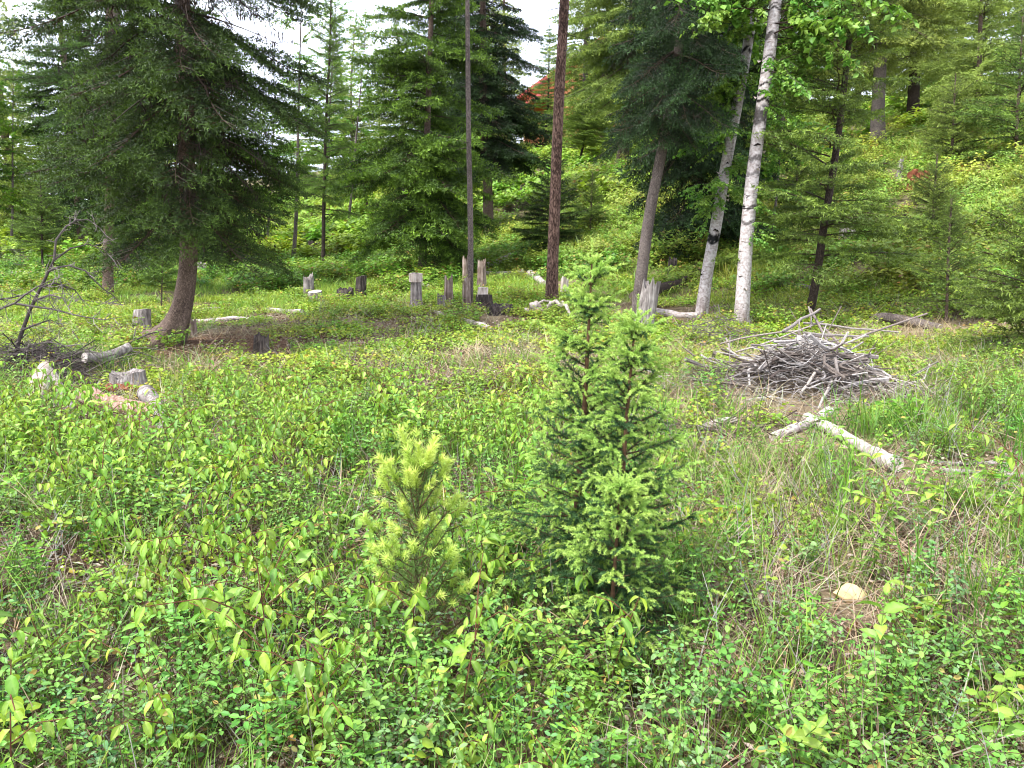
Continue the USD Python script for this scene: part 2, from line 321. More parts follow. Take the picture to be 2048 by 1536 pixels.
def bough(L, kind, seed, lod=0):
    coarse = lod == 2
    K = KINDS[kind]; rng = np.random.default_rng(seed); mb = MB()
    t = np.linspace(0, 1, 9)
    wob = np.cumsum(rng.normal(size=9)) * .012 * L
    axis = np.stack([L * t * .98, wob, L * (K['a'] * t + K['b'] * t ** 2 + K['up'] * np.clip(t - .6, 0, 1) ** 2 * 4)], 1)
    pt = lambda s: np.stack([np.interp(s, t, axis[:, k]) for k in range(3)], -1)
    gap = K['gap'] * (2.0 if coarse else 1) * (.75 if L < .8 else 1)
    s = np.arange(.12, .99, gap / L / 1.0); s = np.repeat(s, 2); sg = np.tile([1, -1], len(s) // 2)
    s = np.clip(s + rng.normal(size=len(s)) * .02, .08, .99)
    ls = .46 * L * np.minimum(1, (1 - s) * 1.7 + .16) * np.minimum(1, s * 3.2 + .25) * (.65 + .6 * rng.random(len(s)))
    ls = np.minimum(ls, .75)
    ang = np.radians(rng.normal(52, 9, len(s)))
    d = np.stack([np.cos(ang), sg * np.sin(ang), -K['hang'] * (.4 + .9 * rng.random(len(s))) + .12], 1); d = unit(d)
    p0 = pt(s); pm = p0 + d * (ls * .55)[:, None]; d2 = unit(d + [[.15, 0, -K['hang'] * .7]]); p1 = pm + d2 * (ls * .45)[:, None]
    S0, S1, T0, T1 = [p0, pm], [pm, p1], [s * 0 + .05, s * 0 + .3], [s * 0 + .3, s * 0 + .95]
    # twiglets
    q = .055 * (2.4 if coarse else 1)
    n = np.maximum(1, (ls / q).astype(int)); k = np.repeat(np.arange(len(s)), n * 2)
    u = np.clip(rng.random(len(k)) * .85 + .12, 0, 1); sg2 = rng.choice([-1, 1], len(k))
    b0 = np.where((u < .55)[:, None], p0[k] + d[k] * (ls[k] * u)[:, None], pm[k] + d2[k] * (ls[k] * (u - .55))[:, None])
    lat = unit(np.cross(d[k], [[0, 0, 1.]]))
    td = unit(d[k] * .75 + lat * (sg2 * .75)[:, None] + np.array([0, 0, -1.]) * (K['hang'] * (.3 + rng.random(len(k))))[:, None] + .15 * rng.normal(size=(len(k), 3)))
    tl = np.minimum(.15, .5 * ls[k] * (1.15 - u)) * (.6 + .7 * rng.random(len(k))) + .015
    S0.append(b0); S1.append(b0 + td * tl[:, None]); T0.append(.15 + .35 * u); T1.append(.45 + .55 * u)
    # the leading tip of the axis
    S0.append(axis[4:-1]); S1.append(axis[5:]); T0.append(np.linspace(.0, .6, 4)); T1.append(np.linspace(.3, 1, 4))
    P0, P1, A0, A1 = map(np.concatenate, (S0, S1, T0, T1))
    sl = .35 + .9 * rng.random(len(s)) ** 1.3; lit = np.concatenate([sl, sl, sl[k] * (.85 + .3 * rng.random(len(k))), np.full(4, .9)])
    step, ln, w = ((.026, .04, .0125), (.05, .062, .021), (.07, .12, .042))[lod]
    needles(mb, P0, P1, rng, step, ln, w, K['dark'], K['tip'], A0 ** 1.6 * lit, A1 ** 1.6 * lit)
    brown = C(70, 56, 46)
    mb.tube(axis, np.linspace(.006 * L + .004, .003, 9), 4, brown, cap=False)
    if not coarse:      # side twigs as thin slivers of bark
        e = unit(np.cross(d, rng.normal(size=d.shape))) * .004
        mb.add(np.stack([p0 - e, p0 + e, p1], 1).reshape(-1, 3), np.arange(3 * len(s)).reshape(-1, 3), brown)
    return mb

def dead_bough(L, seed, lichen=1.0):
    """A bare inner branch with brown hanging lichen."""
    rng = np.random.default_rng(seed); mb = MB(); t = np.linspace(0, 1, 7)
    axis = np.stack([L * t, np.cumsum(rng.normal(size=7)) * .03 * L, L * (-.05 * t - .25 * t ** 2)], 1)
    grey, moss = C(70, 60, 52), C(40, 32, 24)
    mb.tube(axis, np.linspace(.008 * L + .004, .002, 7), 4, grey, cap=False)
    tips = [axis]
    for i in range(int(14 * L) + 4):
        s = .2 + .8 * rng.random(); b = np.array([np.interp(s, t, axis[:, k]) for k in range(3)])
        d = unit(np.array([.6, rng.choice([-1, 1]) * .8, -.5]) + .4 * rng.normal(size=3)); l = (.12 + .3 * rng.random()) * L * .8
        e = np.stack([b, b + d * l * .5, b + d * l + [0, 0, -.12 * l]]); mb.tube(e, [.004, .003, .0012], 3, grey, cap=False); tips.append(e)
    if lichen:
        T = np.vstack(tips); n = int(120 * L * lichen); b = T[rng.integers(0, len(T), n)] + rng.normal(size=(n, 3)) * .025
        l = (.03 + .13 * rng.random(n) ** 2.5)
        v = np.stack([b + rng.normal(size=(n, 3)) * .006, b + rng.normal(size=(n, 3)) * .006, b + np.stack([rng.normal(size=n) * .02, rng.normal(size=n) * .02, -l], 1)], 1)
        mb.add(v.reshape(-1, 3), np.arange(3 * n).reshape(-1, 3), np.repeat(moss * (.5 + rng.random((n, 1))), 3, 0))
    return mb

def leaf_template(kind='small'):
    if kind == 'small':
        v = np.array([[0, 0, 0], [.45, .3, .05], [.45, 0, -.03], [.45, -.3, .05], [1, 0, -.08]])
        f = np.array([[0, 2, 1], [0, 3, 2], [1, 2, 4], [2, 3, 4]])
    elif kind == 'mid':
        v = np.array([[0, 0, 0], [.28, .26, .04], [.3, 0, -.02], [.28, -.26, .04], [.68, .26, 0], [.7, 0, -.06], [.68, -.26, 0], [1, 0, -.12]])
        f = np.array([[0, 2, 1], [0, 3, 2], [1, 2, 5], [1, 5, 4], [2, 3, 6], [2, 6, 5], [4, 5, 7], [5, 6, 7]])
    else:
        st, hw, dz = [.22, .5, .78], [.2, .25, .15], [.02, -.02, -.1]
        v = [[0, 0, 0]]
        for s, h, z in zip(st, hw, dz): v += [[s, h, z + .07], [s, 0, z], [s, -h, z + .07]]
        v += [[1, 0, -.22]]; v = np.array(v, float)
        f = [[0, 2, 1], [0, 3, 2]]
        for k in (1, 4): f += [[k, k + 1, k + 4], [k, k + 4, k + 3], [k + 1, k + 2, k + 5], [k + 1, k + 5, k + 4]]
        f += [[7, 8, 10], [8, 9, 10]]; f = np.array(f)
    return v, f

def leaf_frames(d, size, rng, roll=.5):
    """Matrices that lay leaf templates along directions d (their upper side up), scaled."""
    d = unit(d); up = np.array([0, 0, 1.]) + roll * rng.normal(size=d.shape)
    y = unit(np.cross(up, d)); z = np.cross(d, y)
    return np.stack([d, y, z], -1) * np.asarray(size)[:, None, None]

def leafy_spray(L, seed, c0, c1, n_per_m=60, size=.05, hang=.5):
    """A thin twig with hanging side twigs and broad leaves (birch and other broadleaved trees)."""
    rng = np.random.default_rng(seed); mb = MB(); t = np.linspace(0, 1, 8)
    axis = np.stack([L * t, np.cumsum(rng.normal(size=8)) * .04 * L, L * (.12 * t - .45 * hang * t ** 2)], 1)
    brown = C(66, 48, 40); mb.tube(axis, np.linspace(.006 * L + .002, .0015, 8), 4, brown, cap=False)
    pts = [np.stack([np.interp(rng.random(int(10 * L)) * .75 + .25, t, axis[:, k]) for k in range(3)], 1)] * 0
    for i in range(int(9 * L) + 3):
        s = .15 + .83 * rng.random(); b = np.array([np.interp(s, t, axis[:, k]) for k in range(3)])
        d = unit(np.array([.7, rng.choice([-1, 1]) * .8, .1 - hang * .8]) + .35 * rng.normal(size=3)); l = L * (.18 + .25 * rng.random()) * (1.15 - .5 * s)
        e = np.stack([b, b + d * l * .5, b + d * l - [0, 0, .25 * l * hang]])
        mb.tube(e, [.0025, .002, .001], 3, brown, cap=False)
        m = max(3, int(l * n_per_m)); u = rng.random(m) * 2
        pts.append(np.stack([np.interp(u, [0, 1, 2], e[:, k]) for k in range(3)], 1))
    m = max(4, int(L * n_per_m * .35)); u = .3 + .7 * rng.random(m); pts.append(np.stack([np.interp(u, t, axis[:, k]) for k in range(3)], 1))
    P = np.vstack(pts); n = len(P); az = rng.random(n) * 2 * np.pi
    d = np.stack([np.cos(az), np.sin(az), -.25 - hang * 1.2 * rng.random(n)], 1)
    tv, tf = leaf_template('small'); w = rng.random((n, 1)); 
    tv = tv * [1, 1.25, 1]
    mb.many(tv, tf, c0 * (1 - w) + c1 * w, leaf_frames(d, size * (.6 + .7 * rng.random(n)), rng), P)
    return mb

PROTO_HOME = {}
def hash_seed(s, i): return (sum(ord(ch) * (k + 3) for k, ch in enumerate(s)) * 31 + i * 7) % 99991
def protos_named(key, home, makers, mat):
    if key not in PROTO_HOME:
        out = []
        for i, mk in enumerate(makers):
            p = f'{home}/{key}_{i:03d}' if i else f'{home}/{key}'
            write_mesh(p, mk(), mat); out.append(p)
        PROTO_HOME[key] = out
    return PROTO_HOME[key]

def trunk_mesh(path, r0, r1, seed, sides=18, flare=.6, rough=.06, color=(1, 1, 1), flare_h=.35, step=.12, marks=None):
    """A tapered trunk along a polyline of world points."""
    path = np.asarray(path, float); seg = np.linalg.norm(np.diff(path, axis=0), axis=1); s = np.concatenate([[0], np.cumsum(seg)])
    n = max(6, int(s[-1] / step)); u = np.linspace(0, s[-1], n)
    try:
        from scipy.interpolate import PchipInterpolator
        p = np.stack([PchipInterpolator(s, path[:, k])(u) for k in range(3)], 1)
    except Exception:
        p = np.stack([np.interp(u, s, path[:, k]) for k in range(3)], 1)
    r = r0 + (r1 - r0) * u / s[-1]; r = r * (1 + flare * np.exp(-u / flare_h))
    t = unit(np.gradient(p, axis=0)); a = np.array([1., 0, 0]); A = unit(a - t * (t @ a)[:, None]); B = np.cross(t, A)
    ang = np.arange(sides) * 2 * np.pi / sides
    q = np.stack(np.broadcast_arrays(np.cos(ang)[None] * 1.6 + seed, np.sin(ang)[None] * 1.6, u[:, None] * 1.2), -1)
    rr = r[:, None] * (1 + rough * 2 * (meshkit.fbm(q, 3, seed) - .5) + (flare * .35 * np.exp(-u / flare_h))[:, None] * np.cos(ang * 5 + seed)[None])
    v = p[:, None] + rr[:, :, None] * (np.cos(ang)[None, :, None] * A[:, None] + np.sin(ang)[None, :, None] * B[:, None])
    i, j = np.meshgrid(np.arange(n - 1), np.arange(sides), indexing='ij')
    k = np.stack([i * sides + j, i * sides + (j + 1) % sides, (i + 1) * sides + (j + 1) % sides, (i + 1) * sides + j], -1).reshape(-1, 4)
    f = np.vstack([k[:, [0, 1, 2]], k[:, [0, 2, 3]]])
    c = np.broadcast_to(np.asarray(color, float), (n, sides, 3)).copy()
    if marks is not None: c = marks(p, u, ang, c)
    mb = MB(); mb.add(v.reshape(-1, 3), f, c.reshape(-1, 3))
    return mb, p, r

BOUGHS = {}
def bough_set(kind, lod):
    key = (kind, lod)
    if key not in BOUGHS: BOUGHS[key] = [(L, bough(L, kind, hash_seed(kind, i), lod).done()) for i, L in enumerate((.5, .5, 1.05, 1.05, 1.9, 1.9))]
    return BOUGHS[key]
def qmat(q):
    w, x, y, z = q.T
    return np.stack([np.stack([1-2*(y*y+z*z), 2*(x*y-z*w), 2*(x*z+y*w)], -1), np.stack([2*(x*y+z*w), 1-2*(x*x+z*z), 2*(y*z-x*w)], -1), np.stack([2*(x*z-y*w), 2*(y*z+x*w), 1-2*(x*x+y*y)], -1)], 1)

# shapes of crowns: kind of bough, crown height and radius, boughs, taper, pitch of the lowest and topmost boughs, dead inner branches, share of the height in fine detail
CROWNS = {
    'big_spruce': dict(whorl=.44, kind='spruce', H=13.4, R=2.15, n=178, shape=.6, low=-17, top=22, dead=46, lichen=1.3, fine=.3),
    'spruce':     dict(whorl=.42, kind='spruce', H=12.5, R=1.8, n=170, shape=.7, low=-16, top=24, dead=24, lichen=1.0, fine=.45),
    'fresh':      dict(whorl=.42, lod=1, kind='fresh', H=10.3, R=2.5, n=165, shape=.8, low=-15, top=30, dead=10, lichen=.4, fine=.65),
    'dark':       dict(whorl=.5, lod=1, kind='dark', H=12.5, R=2.2, n=180, shape=.65, low=-18, top=18, dead=34, lichen=1.2, fine=.45),
    'dark_low':   dict(whorl=.45, kind='dark', H=10, R=1.75, n=130, shape=.6, low=-18, top=18, dead=30, lichen=1.3, fine=.4),
    'yellow':     dict(lod=1, kind='yellow', H=12, R=2.9, n=150, shape=.75, low=-17, top=20, dead=16, lichen=.5, fine=.5),
    'pale':       dict(lod=1, kind='pale', H=11, R=2.4, n=150, shape=.8, low=-18, top=20, dead=8, lichen=.4, fine=.5),
    'fir':        dict(kind='fir', H=6.8, R=1.45, n=118, shape=.85, low=-4, top=34, dead=0, lichen=0, fine=.8),
    'pale_fir':   dict(lod=1, kind='pale', H=6.8, R=1.75, n=120, shape=.9, low=2, top=40, dead=0, lichen=0, fine=.5),
    'bush':       dict(kind='fir', H=2.0, R=.9, n=86, shape=.85, low=5, top=46, dead=0, lichen=0, fine=1),
    'bush_b':     dict(kind='fir', H=2.0, R=.9, n=80, shape=.8, low=7, top=44, dead=0, lichen=0, fine=1),
    'spruce_bush': dict(kind='spruce', H=2.4, R=1.0, n=96, shape=.8, low=6, top=45, dead=0, lichen=0, fine=1),
    'yellow_bush': dict(kind='yellow', H=2.0, R=1.0, n=80, shape=.7, low=8, top=42, dead=0, lichen=0, fine=1),
}
for k_ in ('spruce', 'dark', 'fir', 'pale', 'yellow'):
    for v_ in 'ab': CROWNS[f'far_{k_}_{v_}'] = dict(kind=k_, H=13, R=2.3, n=190, shape=.72 if v_ == 'a' else .9, low=-16 if k_ != 'fir' else -6, top=24, dead=0, lichen=0, fine=0)
CROWN_CLASS = {}
def crown_class(preset):
    if preset in CROWN_CLASS: return CROWN_CLASS[preset]
    K = CROWNS[preset]; rng = np.random.default_rng(hash_seed(preset, 3)); H, R, n = K['H'], K['R'], K['n']; mb = MB()
    u = np.sort(rng.random(n)) ** 1.08; z = u * H * .985
    if 'whorl' in K: z = np.clip((np.floor(z / K['whorl']) + .5 + .13 * rng.normal(size=n)) * K['whorl'], 0, H * .985)
    L = np.maximum(.14, R * np.maximum(.08, ((1 - u) ** K['shape']) * (1 - .25 * np.exp(-u / .05)) + .02) * (.68 + .5 * rng.random(n)))
    yaw = np.arange(n) * 2.39996 + rng.normal(size=n) * .5
    pitch = np.radians(K['low'] + (K['top'] - K['low']) * u ** .9 + rng.normal(size=n) * 7)
    q = qmul(qmul(qaxis(2, yaw), qaxis(1, -pitch)), qaxis(0, rng.normal(size=n) * .2)); Rm = qmat(q)
    for coarse in (False, True):
        sel = (u > K['fine']) if coarse else (u <= K['fine'])
        if not sel.any(): continue
        bs = bough_set(K['kind'], 2 if coarse else K.get('lod', 0)); Ls = np.array([x[0] for x in bs]); cls = np.argmin(np.abs(np.log(Ls[None, ::2] / L[:, None])), 1) * 2 + rng.integers(0, 2, n)
        for c in range(6):
            m = sel & (cls == c)
            if m.any():
                v, f, col = bs[c][1]; sc = L[m] / Ls[c]; g = (.85 + .3 * rng.random(m.sum()))[:, None, None]
                mb.many(v, f, np.broadcast_to(col, (m.sum(),) + col.shape) * g, Rm[m] * sc[:, None, None], np.stack([0 * z[m], 0 * z[m], z[m]], 1))
    if K['dead']:
        db = [dead_bough(1.0, 50 + i, K['lichen']).done() for i in range(3)]
        for i in range(K['dead']):
            v, f, col = db[i % 3]; l = R * (.3 + .35 * rng.random()); dq = qmat(qmul(qaxis(2, rng.random(1) * 7), qaxis(1, np.radians(8 + 12 * rng.normal(size=1)))))[0]
            mb.add(v @ (dq * l).T + [0, 0, H * (.01 + .4 * rng.random())], f, col)
    path = f'/World/{preset}_crown_class'; stage.CreateClassPrim(path); write_mesh(path + '/foliage', mb, M_needle)
    CROWN_CLASS[preset] = path
    return path

def add_crown(T, preset, base, tip, radius, yaw):
    """A crown of one of the shapes, from its lowest bough to the tip of the tree, along the lean of the trunk."""
    K = CROWNS[preset]; ax = tip - base; ln = np.linalg.norm(ax)
    x = UsdGeom.Xform.Define(stage, f'{T.path}/crown'); x.AddTranslateOp().Set(Gf.Vec3d(*map(float, base - T.o)))
    d = ax / ln; rot = Gf.Rotation(Gf.Vec3d(0, 0, 1), Gf.Vec3d(*map(float, d))); qd = rot.GetQuat()
    x.AddOrientOp().Set(Gf.Quatf(qd)); x.AddRotateZOp().Set(math.degrees(yaw)); s = radius / K['R']; x.AddScaleOp().Set(Gf.Vec3f(s, s, ln / K['H']))
    x.GetPrim().GetReferences().AddInternalReference(crown_class(preset)); x.GetPrim().SetInstanceable(True)

def conifer(name, label, path, r0, preset, z0, radius, group=None, seed=1, bark_mat=None, flare=.5, cat='tree', yaw=None):
    """path: world points of the trunk from the ground to the tip; z0: height of the lowest green bough above the ground."""
    path = np.asarray(path, float); o = path[0]; far = preset.startswith('far_')
    T = Thing(name, label, cat, o, group)
    mb, p, _ = trunk_mesh(path, r0, .012, seed, 9 if far else 18, flare, .07, step=.4 if far else .12, flare_h=max(.1, r0 * 2.6))
    T.part('trunk', mb, bark_mat or M_spruce_bark, True)
    zz = p[:, 2] - o[2]; base = np.array([np.interp(z0, zz, p[:, k]) for k in range(3)])
    add_crown(T, preset, base, p[-1] + [0, 0, .02], radius, seed * 1.7 if yaw is None else yaw)
    return T, p

def up_path(px_pts, Y, total, lean=None):
    """Trunk points from points of the photograph at distance Y, carried on above to the total height."""
    b = hit(*px_pts[0]) if Y is None else None
    Y = b[1] if Y is None else Y
    P = [at(x, y, Y) for x, y in px_pts]
    P[0][2] = float(height(P[0][0], P[0][1])) - .04
    d = unit(P[-1] - P[-2]) if lean is None else unit(np.array(lean, float))
    d = unit(d + [0, 0, .6])
    rest = P[0][2] + total - P[-1][2]
    if rest > .1:
        P += [P[-1] + d * rest / d[2] * k for k in (.5, 1.)]
    return np.array(P), Y

# ------------------------------------------------------------------ the house behind the crest
def build_house():
    b = at(1150, 300, 74); b[2] = float(height(b[0], b[1]))
    T = Thing('timber_house', 'orange timber house with red metal roof, glimpsed through trees on the hill crest', 'house', b)
    def box(x0, x1, y0, y1, z0, z1):
        m = trimesh.creation.box(bounds=[[x0, y0, z0], [x1, y1, z1]]); return MB().add(np.array(m.vertices) + b, m.faces, (1, 1, 1))
    T.part('wall', box(-4.6, 9, 0, 8, -1.5, 4.6), M_orange_wood)
    # lower porch roof and upper roof, both red, with their gable to the viewer
    def gable(x0, x1, y0, y1, z0, zr, th):
        xm = (x0 + x1) / 2; mb = MB()
        for sx, xa in ((-1, x0), (1, x1)):
            q = np.array([[xa, y0, z0], [xm, y0, zr], [xm, y1, zr], [xa, y1, z0]]); lo = q - [0, 0, th]
            v = np.vstack([q, lo]) + b
            mb.add(v, [[0, 1, 2], [0, 2, 3], [4, 6, 5], [4, 7, 6], [0, 4, 5], [0, 5, 1], [1, 5, 6], [1, 6, 2], [2, 6, 7], [2, 7, 3], [3, 7, 4], [3, 4, 0]], (1, 1, 1))
        return mb
    r = T.part('roof', gable(-5.4, 9.8, -1.1, 9, 4.3, 9.4, .25), M_red_roof)
    T.part('porch_roof', gable(-6.4, -.6, -3.4, -.02, 2.4, 4.2, .2), M_red_roof)
    T.part('gable', MB().add(np.array([[-4.5, -.03, 4.6], [9, -.03, 4.6], [2.2, -.03, 8.9]]) + b, [[0, 1, 2]], (1, 1, 1)), M_orange_wood)
    for x in (-6.0, -3.4, -1.0): T.part('porch_post', box(x - .1, x + .1, -3.2, -3.0, -1.5, 2.6), M_orange_wood)
    for x in (-3.4, 0.4, 4.2, 6.8):
        fr = T.part('window', box(x, x + 1.3, -.06, -.004, 1.1, 2.5), M_orange_wood)
        T.part('pane', box(x + .1, x + 1.2, -.075, -.062, 1.2, 2.4), M_glass, under=fr)
    T.part('chimney', box(4.5, 5.2, 3, 3.7, 6.5, 10.4), plain('grey_chimney', C(140, 130, 124), .8), under=r)
build_house()

# ------------------------------------------------------------------ the trees one can tell apart
# large dark spruce at left, its trunk sweeping up from the right-hand side of a swollen foot
P, Y1 = up_path([(326, 690), (352, 650), (367, 600), (377, 515), (374, 330), (368, 120), (364, 0)], None, 15)
conifer('spruce_tree', 'large dark spruce with a curved swollen trunk foot beside a sawn stump block', P, .112, 'big_spruce', 1.6, 1.95, seed=3, flare=1.25)
P, Y2 = up_path([(215, 592), (217, 480), (219, 390), (222, 200)], None, 15)
conifer('spruce_tree', 'spruce with a straight grey-brown lower trunk, behind the leaning dead sapling', P, .1, 'spruce', 2.5, 1.7, seed=5, flare=.25)
P, Y3 = up_path([(845, 556), (846, 480), (852, 330), (860, 100), (862, 40)], None, 11.5)
conifer('spruce_tree', 'bright green layered spruce with drooping boughs left of the thin bare pole', P, .1, 'fresh', 1.1, 2.35, seed=8, flare=.5)
P, _ = up_path([(976, 500), (976, 400), (968, 250), (966, 60)], 25.5, 15)
conifer('spruce_tree', 'dark spruce with an almost black trunk just right of the thin bare pole', P, .17, 'dark', 2.6, 2.2, seed=12)
P, Y6 = up_path([(1273, 640), (1284, 540), (1299, 430), (1322, 310), (1345, 180), (1365, 40)], None, 12)
conifer('spruce_tree', 'dark spruce on a leaning scaly trunk rising behind the broken grey stump', P, .092, 'dark_low', 2.8, 1.3, seed=14, bark_mat=M_grey_bark, flare=.2)
P, _ = up_path([(1400, 480), (1398, 300), (1396, 0)], 17.5, 15)
conifer('spruce_tree', 'dense blackish spruce behind the two white birches', P, .13, 'dark', .7, 1.9, seed=15)
P, _ = up_path([(1240, 384), (1247, 300), (1256, 220), (1264, 60)], 33, 17)
conifer('pine_tree', 'yellow-green conifer on a bare brown trunk high on the slope', P, .24, 'yellow', 3.3, 3.2, seed=17, bark_mat=M_spruce_bark)
P, Y9 = up_path([(1615, 640), (1632, 560), (1648, 450), (1668, 330), (1690, 160), (1706, 0)], None, 7.5)
conifer('fir_tree', 'slender young fir with airy feathery boughs right of the birches', P, .062, 'fir', .75, 1.45, seed=21, bark_mat=M_dark_bark, flare=.2)
P, _ = up_path([(646, 538), (648, 400), (654, 200), (660, 100)], 23, 9.5)
conifer('fir_tree', 'narrow fir on a thin dark trunk beside the black stump at the clearing edge', P, .06, 'fir', 1.6, 1.15, seed=23, bark_mat=M_dark_bark, flare=.2)
P, _ = up_path([(1100, 516), (1104, 450), (1106, 395)], 20.5, 2.9)
conifer('spruce_tree', 'low dark bushy spruce standing behind the reddish pine trunk', P, .05, 'spruce_bush', .12, 1.15, seed=25)
P, _ = up_path([(85, 545), (84, 480), (83, 400)], 22, 2.8)
conifer('fir_tree', 'small grey-green fir at the far left on a thin stem', P, .035, 'bush_b', .75, 1.05, seed=26, bark_mat=M_dark_bark, flare=.1)
P, _ = up_path([(322, 622), (324, 560), (325, 500)], None, 1.65)
conifer('fir_tree', 'thin pale fir sapling left of the curved spruce trunk', P, .014, 'bush_b', .45, .42, seed=27, flare=.1)
P, _ = up_path([(1893, 646), (1895, 560), (1897, 500)], None, 1.65)
conifer('fir_tree', 'small dark fir beside the grey log on the right-hand slope', P, .022, 'bush', .3, .62, seed=28, flare=.1)
P, _ = up_path([(2058, 716), (2060, 600), (2062, 480)], None, 2.25)
conifer('fir_tree', 'light green bushy fir cut off by the right edge', P, .04, 'bush_b', .12, .98, seed=29, flare=.1)
P, _ = up_path([(1862, 505), (1866, 440), (1868, 400)], None, 1.75)
conifer('fir_tree', 'olive fir sapling on the open slope below the red rotten stump', P, .03, 'yellow_bush', .12, .72, seed=30, flare=.1)
P, _ = up_path([(1955, 330), (1958, 200), (1962, 20)], 22, 7.2)
conifer('fir_tree', 'light yellow-green pointed fir at the top of the right-hand slope', P, .08, 'pale_fir', .4, 1.75, seed=31, flare=.2)
P, _ = up_path([(2030, 350), (2034, 250)], 19, 3.2)
conifer('fir_tree', 'broad bushy fir at the right edge of the upper slope', P, .05, 'bush', .15, 1.5, seed=32, flare=.2)
P, _ = up_path([(1905, 330), (1906, 250)], 20, 2.2)
conifer('fir_tree', 'low olive bush-like fir right of the red rotten stump', P, .04, 'yellow_bush', .1, 1.0, seed=33, flare=.2)
P, _ = up_path([(1752, 388), (1757, 300), (1762, 100)], 24, 14)
conifer('pine_tree', 'grey-trunked conifer behind the slender young fir', P, .2, 'yellow', 3.0, 2.3, seed=34, bark_mat=M_grey_bark)
P, _ = up_path([(1822, 285), (1826, 230), (1832, 60)], 29, 14)
conifer('pine_tree', 'conifer with pale drooping boughs at the top of the right slope', P, .2, 'pale', 1.9, 2.6, seed=35, bark_mat=M_dark_bark)
P, _ = up_path([(560, 568), (562, 520)], 17, .8)
conifer('fir_tree', 'knee-high fir seedling in the grass right of the large spruce', P, .012, 'bush', .1, .34, seed=36, flare=.1)
P, _ = up_path([(880, 560), (881, 520)], 21, .95)
conifer('spruce_tree', 'knee-high dark spruce seedling right of the layered spruce trunk', P, .014, 'spruce_bush', .1, .34, seed=37, flare=.1)
P, _ = up_path([(768, 830), (769, 770)], None, .36)
conifer('spruce_tree', 'tiny spruce seedling alone in the middle of the clearing', P, .006, 'spruce_bush', .05, .19, seed=38, flare=.1)
for i, (x, y, h, r, lab) in enumerate([(1500, 380, 2.4, .9, 'dim green sapling fir between the birch trunks and the hillside'), (1590, 430, 2.0, .8, 'small fir in the shade left of the slender young fir'), (40, 505, 2.2, 1.0, 'rounded small fir at the far left edge of the clearing'), (440, 540, 2.0, .8, 'small fir in deep shade right of the large spruce'), (1180, 470, 1.7, .7, 'small fir right of the reddish pine trunk')]):
    P, _ = up_path([(x, y), (x + 2, y - 40)], None, h)
    conifer('fir_tree', lab, P, .03, ('bush', 'bush_b')[i % 2], .12, r, seed=140 + i, flare=.1)

# bare trunks whose crowns are above the picture
def bare_tree(name, label, px_pts, Y, total, r0, mat, seed, kind, crown_z, radius, stubs=10, flare=.4):
    P, Y = up_path(px_pts, Y, total); o = P[0]; rng = np.random.default_rng(seed)
    T = Thing(name, label, 'tree', o)
    mb, p, r = trunk_mesh(P, r0, r0 * .25, seed, 20, flare, .06, step=.08, flare_h=r0 * 2.2)
    T.part('trunk', mb, mat, True)
    zz = p[:, 2] - o[2]
    for i in range(stubs):
        z = .8 + rng.random() * 5; a = rng.random() * 6.28; b = np.array([np.interp(z, zz, p[:, k]) for k in range(3)]); rr = np.interp(z, zz, r)
        d = np.array([math.cos(a), math.sin(a), -.1]); l = .08 + .3 * rng.random() ** 2
        T.part('broken_branch', MB().tube([b + d * rr * .6, b + d * (rr + l * .5), b + d * (rr + l) - [0, 0, .05 * l]], [.007, .005, .002], 4, C(80, 70, 64)), M_twig)
    add_crown(T, f'far_{kind}_a', np.array([np.interp(crown_z, zz, p[:, k]) for k in range(3)]), p[-1], radius, seed)
    return T
bare_tree('pine_tree', 'thin bare grey pole-like trunk beside a half-rotten stump', [(940, 618), (941, 450), (937, 250), (935, 0)], None, 10, .047, M_grey_bark, 41, 'dark', 6.6, .9, 14, .2)
bare_tree('pine_tree', 'straight reddish-brown pine trunk with flaky bark in mid clearing', [(1103, 604), (1108, 450), (1118, 200), (1129, 0)], None, 16, .098, M_pine_bark, 42, 'yellow', 8, 2.2, 9, .4)

